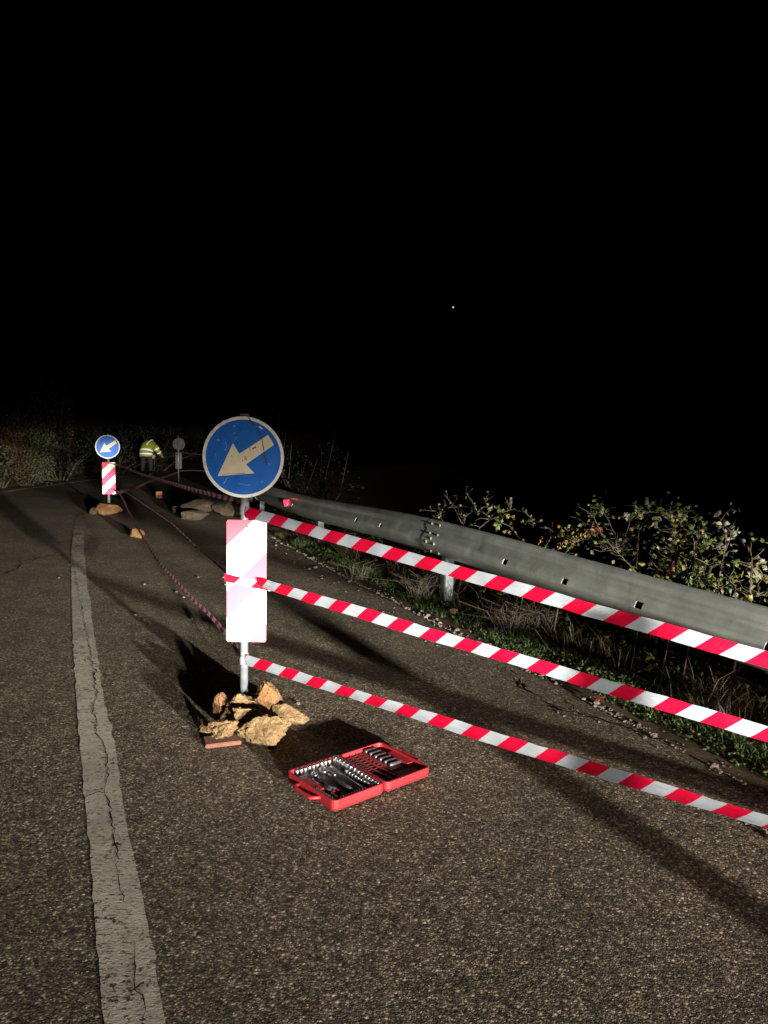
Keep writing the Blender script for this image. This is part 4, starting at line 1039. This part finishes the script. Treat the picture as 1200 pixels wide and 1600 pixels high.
def fleaf(x, y, L_, label, seed, mat='rust_leaf'):
    rnd = random.Random(seed); p = G(x, y) + Vector((0, 0, .02)); vs, fs = [], []
    for a in range(5):
        d = Vector((math.cos(a * 1.25 + seed), math.sin(a * 1.25 + seed), .25)); leaf_quads(vs, fs, Vector((0, 0, 0)), Vector((0, -.3, 1)), d, L_ * rnd.uniform(.5, .7), L_ * .3)
    o = link('fallen_leaf', mesh('fallen_leaf', vs, fs), M[mat], None, p); tag(o, label, 'leaf')
fleaf(872, 1001, .08, 'curled brown fallen leaf lying on the green weeds', 1)
fleaf(975, 1062, .06, 'pale fallen leaf on the verge by the middle tape', 2, 'pale_leaf')
fleaf(1088, 1086, .07, 'reddish fallen leaf in the shade under the beam', 3, 'red_leaf')
fleaf(935, 1095, .09, 'dark curled leaf at the broken asphalt edge', 4, 'red_leaf')

# tufts of dead twigs under the beam, each a thing
def tuft(label, x, y, n, hgt, seed, mat='dry_grass'):
    rnd = random.Random(seed); b = G(x, y); vs, fs = [], []
    for _ in range(n):
        d = Vector((rnd.gauss(0, .5), rnd.gauss(0, .3), 1)); L_ = hgt * rnd.uniform(.5, 1.1)
        p = Vector((rnd.gauss(0, .06), rnd.gauss(0, .05), 0)); a = p + d * L_ * .5; e = a + (d + Vector((rnd.gauss(0, .8), rnd.gauss(0, .5), -.6))) * L_ * .45
        v, f = tube_data([p, a, e], [.0026, .002, .001], 4, False); i = len(vs); vs += v; fs += [tuple(q + i for q in ff) for ff in f]
    o = link('dead_plant', mesh('dead_plant', vs, fs), M[mat], None, b); tag(o, label, 'dead plant')
tuft('tangle of dead twigs beside the guardrail post', 655, 930, 70, .30, 1)
tuft('dry tuft hanging under the beam past the post', 800, 985, 70, .28, 2)
tuft('pale dry grass tuft under the beam near the curled leaf', 850, 985, 80, .3, 3)
tuft('pale seed-headed tuft at the bend of the verge', 1120, 1050, 90, .34, 4)
tuft('sparse dead stalks in front of the far beam', 560, 905, 40, .28, 5)

def shrub(label, c, rx, ry, rz_, n, leaf, mat, seed, name='shrub', cat='shrub', group='shrubs along the left bank'):
    rnd = random.Random(seed); vs, fs, svs, sfs = [], [], [], []
    t = empty(name, c); tag(t, label, cat, group)
    lobes = [(Vector((rnd.uniform(-.6, .6) * rx, rnd.uniform(-.6, .6) * ry, rnd.uniform(.25, .85) * rz_)), rnd.uniform(.25, .5)) for _ in range(11)]
    for _ in range(n):
        l, q = rnd.choice(lobes); d = rv(rnd); r = rnd.random() ** .4
        p = l + Vector((d.x * rx, d.y * ry, d.z * rz_ * .8)) * q * r
        if p.z < .02: p.z = rnd.uniform(.02, .3)
        p += rv(rnd) * .06
        leaf_quads(vs, fs, p, rv(rnd) + Vector((0, -.3, .5)), rv(rnd), leaf * rnd.uniform(.5, 1.3), leaf * .6)
    for l, q in lobes:
        pts = [Vector((l.x * .15, l.y * .15, -.1)), Vector((l.x * .5, l.y * .5, l.z * .55)), l, l + Vector((rnd.uniform(-.3, .3), rnd.uniform(-.3, .3), rz_ * .35))]
        v, f = tube_data(pts, [.03, .02, .012, .004], 5); o = len(svs); svs += v; sfs += [tuple(e + o for e in ff) for ff in f]
    link('trunk', mesh('trunk', svs, sfs, True), M['twig'], t); link('crown', mesh('crown', vs, fs), M[mat], t)
def bank(x, y):
    s_, o_ = s_of(x, y); return so(s_, o_, ground_z(s_, o_))
shrub('grey-green shrub at the roadside on the left bank', bank(-10.1, 17.6), 1.5, 1.0, 1.9, 3400, .085, 'hedge_leaf', 1)
shrub('rusty brown-leaved shrub between two green ones on the left bank', bank(-9.9, 19.6), .9, .8, 1.75, 2300, .085, 'rust_leaf', 2)
shrub('loose green shrub with twiggy top beyond the rusty shrub', bank(-9.8, 21.3), 1.0, .9, 2.0, 2400, .085, 'hedge_leaf', 3)
shrub('low yellowish shrub at the foot of the left bank', bank(-9.7, 18.6), 1.1, .5, .75, 1500, .07, 'rust_leaf', 4)
shrub('low dark shrub by the road edge past the rusty shrub', bank(-9.6, 20.6), 1.0, .5, .8, 1500, .07, 'hedge_leaf', 5)
shrub('tall dim shrub higher up the left bank', bank(-12.2, 20.0), 1.9, 1.4, 2.4, 3000, .10, 'hedge_leaf', 6)
shrub('dim rusty tree overhanging the bend of the road', bank(-10.6, 24.5), 1.2, 1.2, 2.8, 2600, .10, 'rust_leaf', 7, 'tree', 'tree', 'trees along the left bank')
shrub('dark bush on the bank straight behind the far sign', bank(-9.8, 28), 1.8, 1.2, 1.5, 2200, .1, 'hedge_unlit', 8)
shrub('dark low thicket on the bank past the overhanging tree', bank(-9.9, 23.4), 1.3, .7, 1.2, 2200, .09, 'hedge_unlit', 11)
shrub('dark tall thicket closing the bend behind the worker', bank(-9.3, 31), 2.6, 1.2, 2.2, 2600, .11, 'hedge_unlit', 12)
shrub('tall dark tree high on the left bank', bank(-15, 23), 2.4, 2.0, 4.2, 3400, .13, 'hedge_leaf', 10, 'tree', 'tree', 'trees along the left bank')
g_ = so(s_post + 9, 4.2, ground_z(s_post + 9, 4.2)); shrub('barely lit bush growing up behind the far stretch of guardrail', g_, 1.3, 1.0, 2.3, 2000, .07, 'hedge_unlit', 9, group='bushes behind the rail')

# ------------------------------------------------------------------ one bright star
sp_ = Vector((0, 0, CAMH)) + ray(708, 480).normalized() * 1800
bm = bmesh.new(); bmesh.ops.create_icosphere(bm, subdivisions=2, radius=1.6)
star = link('star', bm_mesh(bm, 'star', True), M['star'], None, sp_); tag(star, 'single tiny bluish white star in the black night sky', 'star')
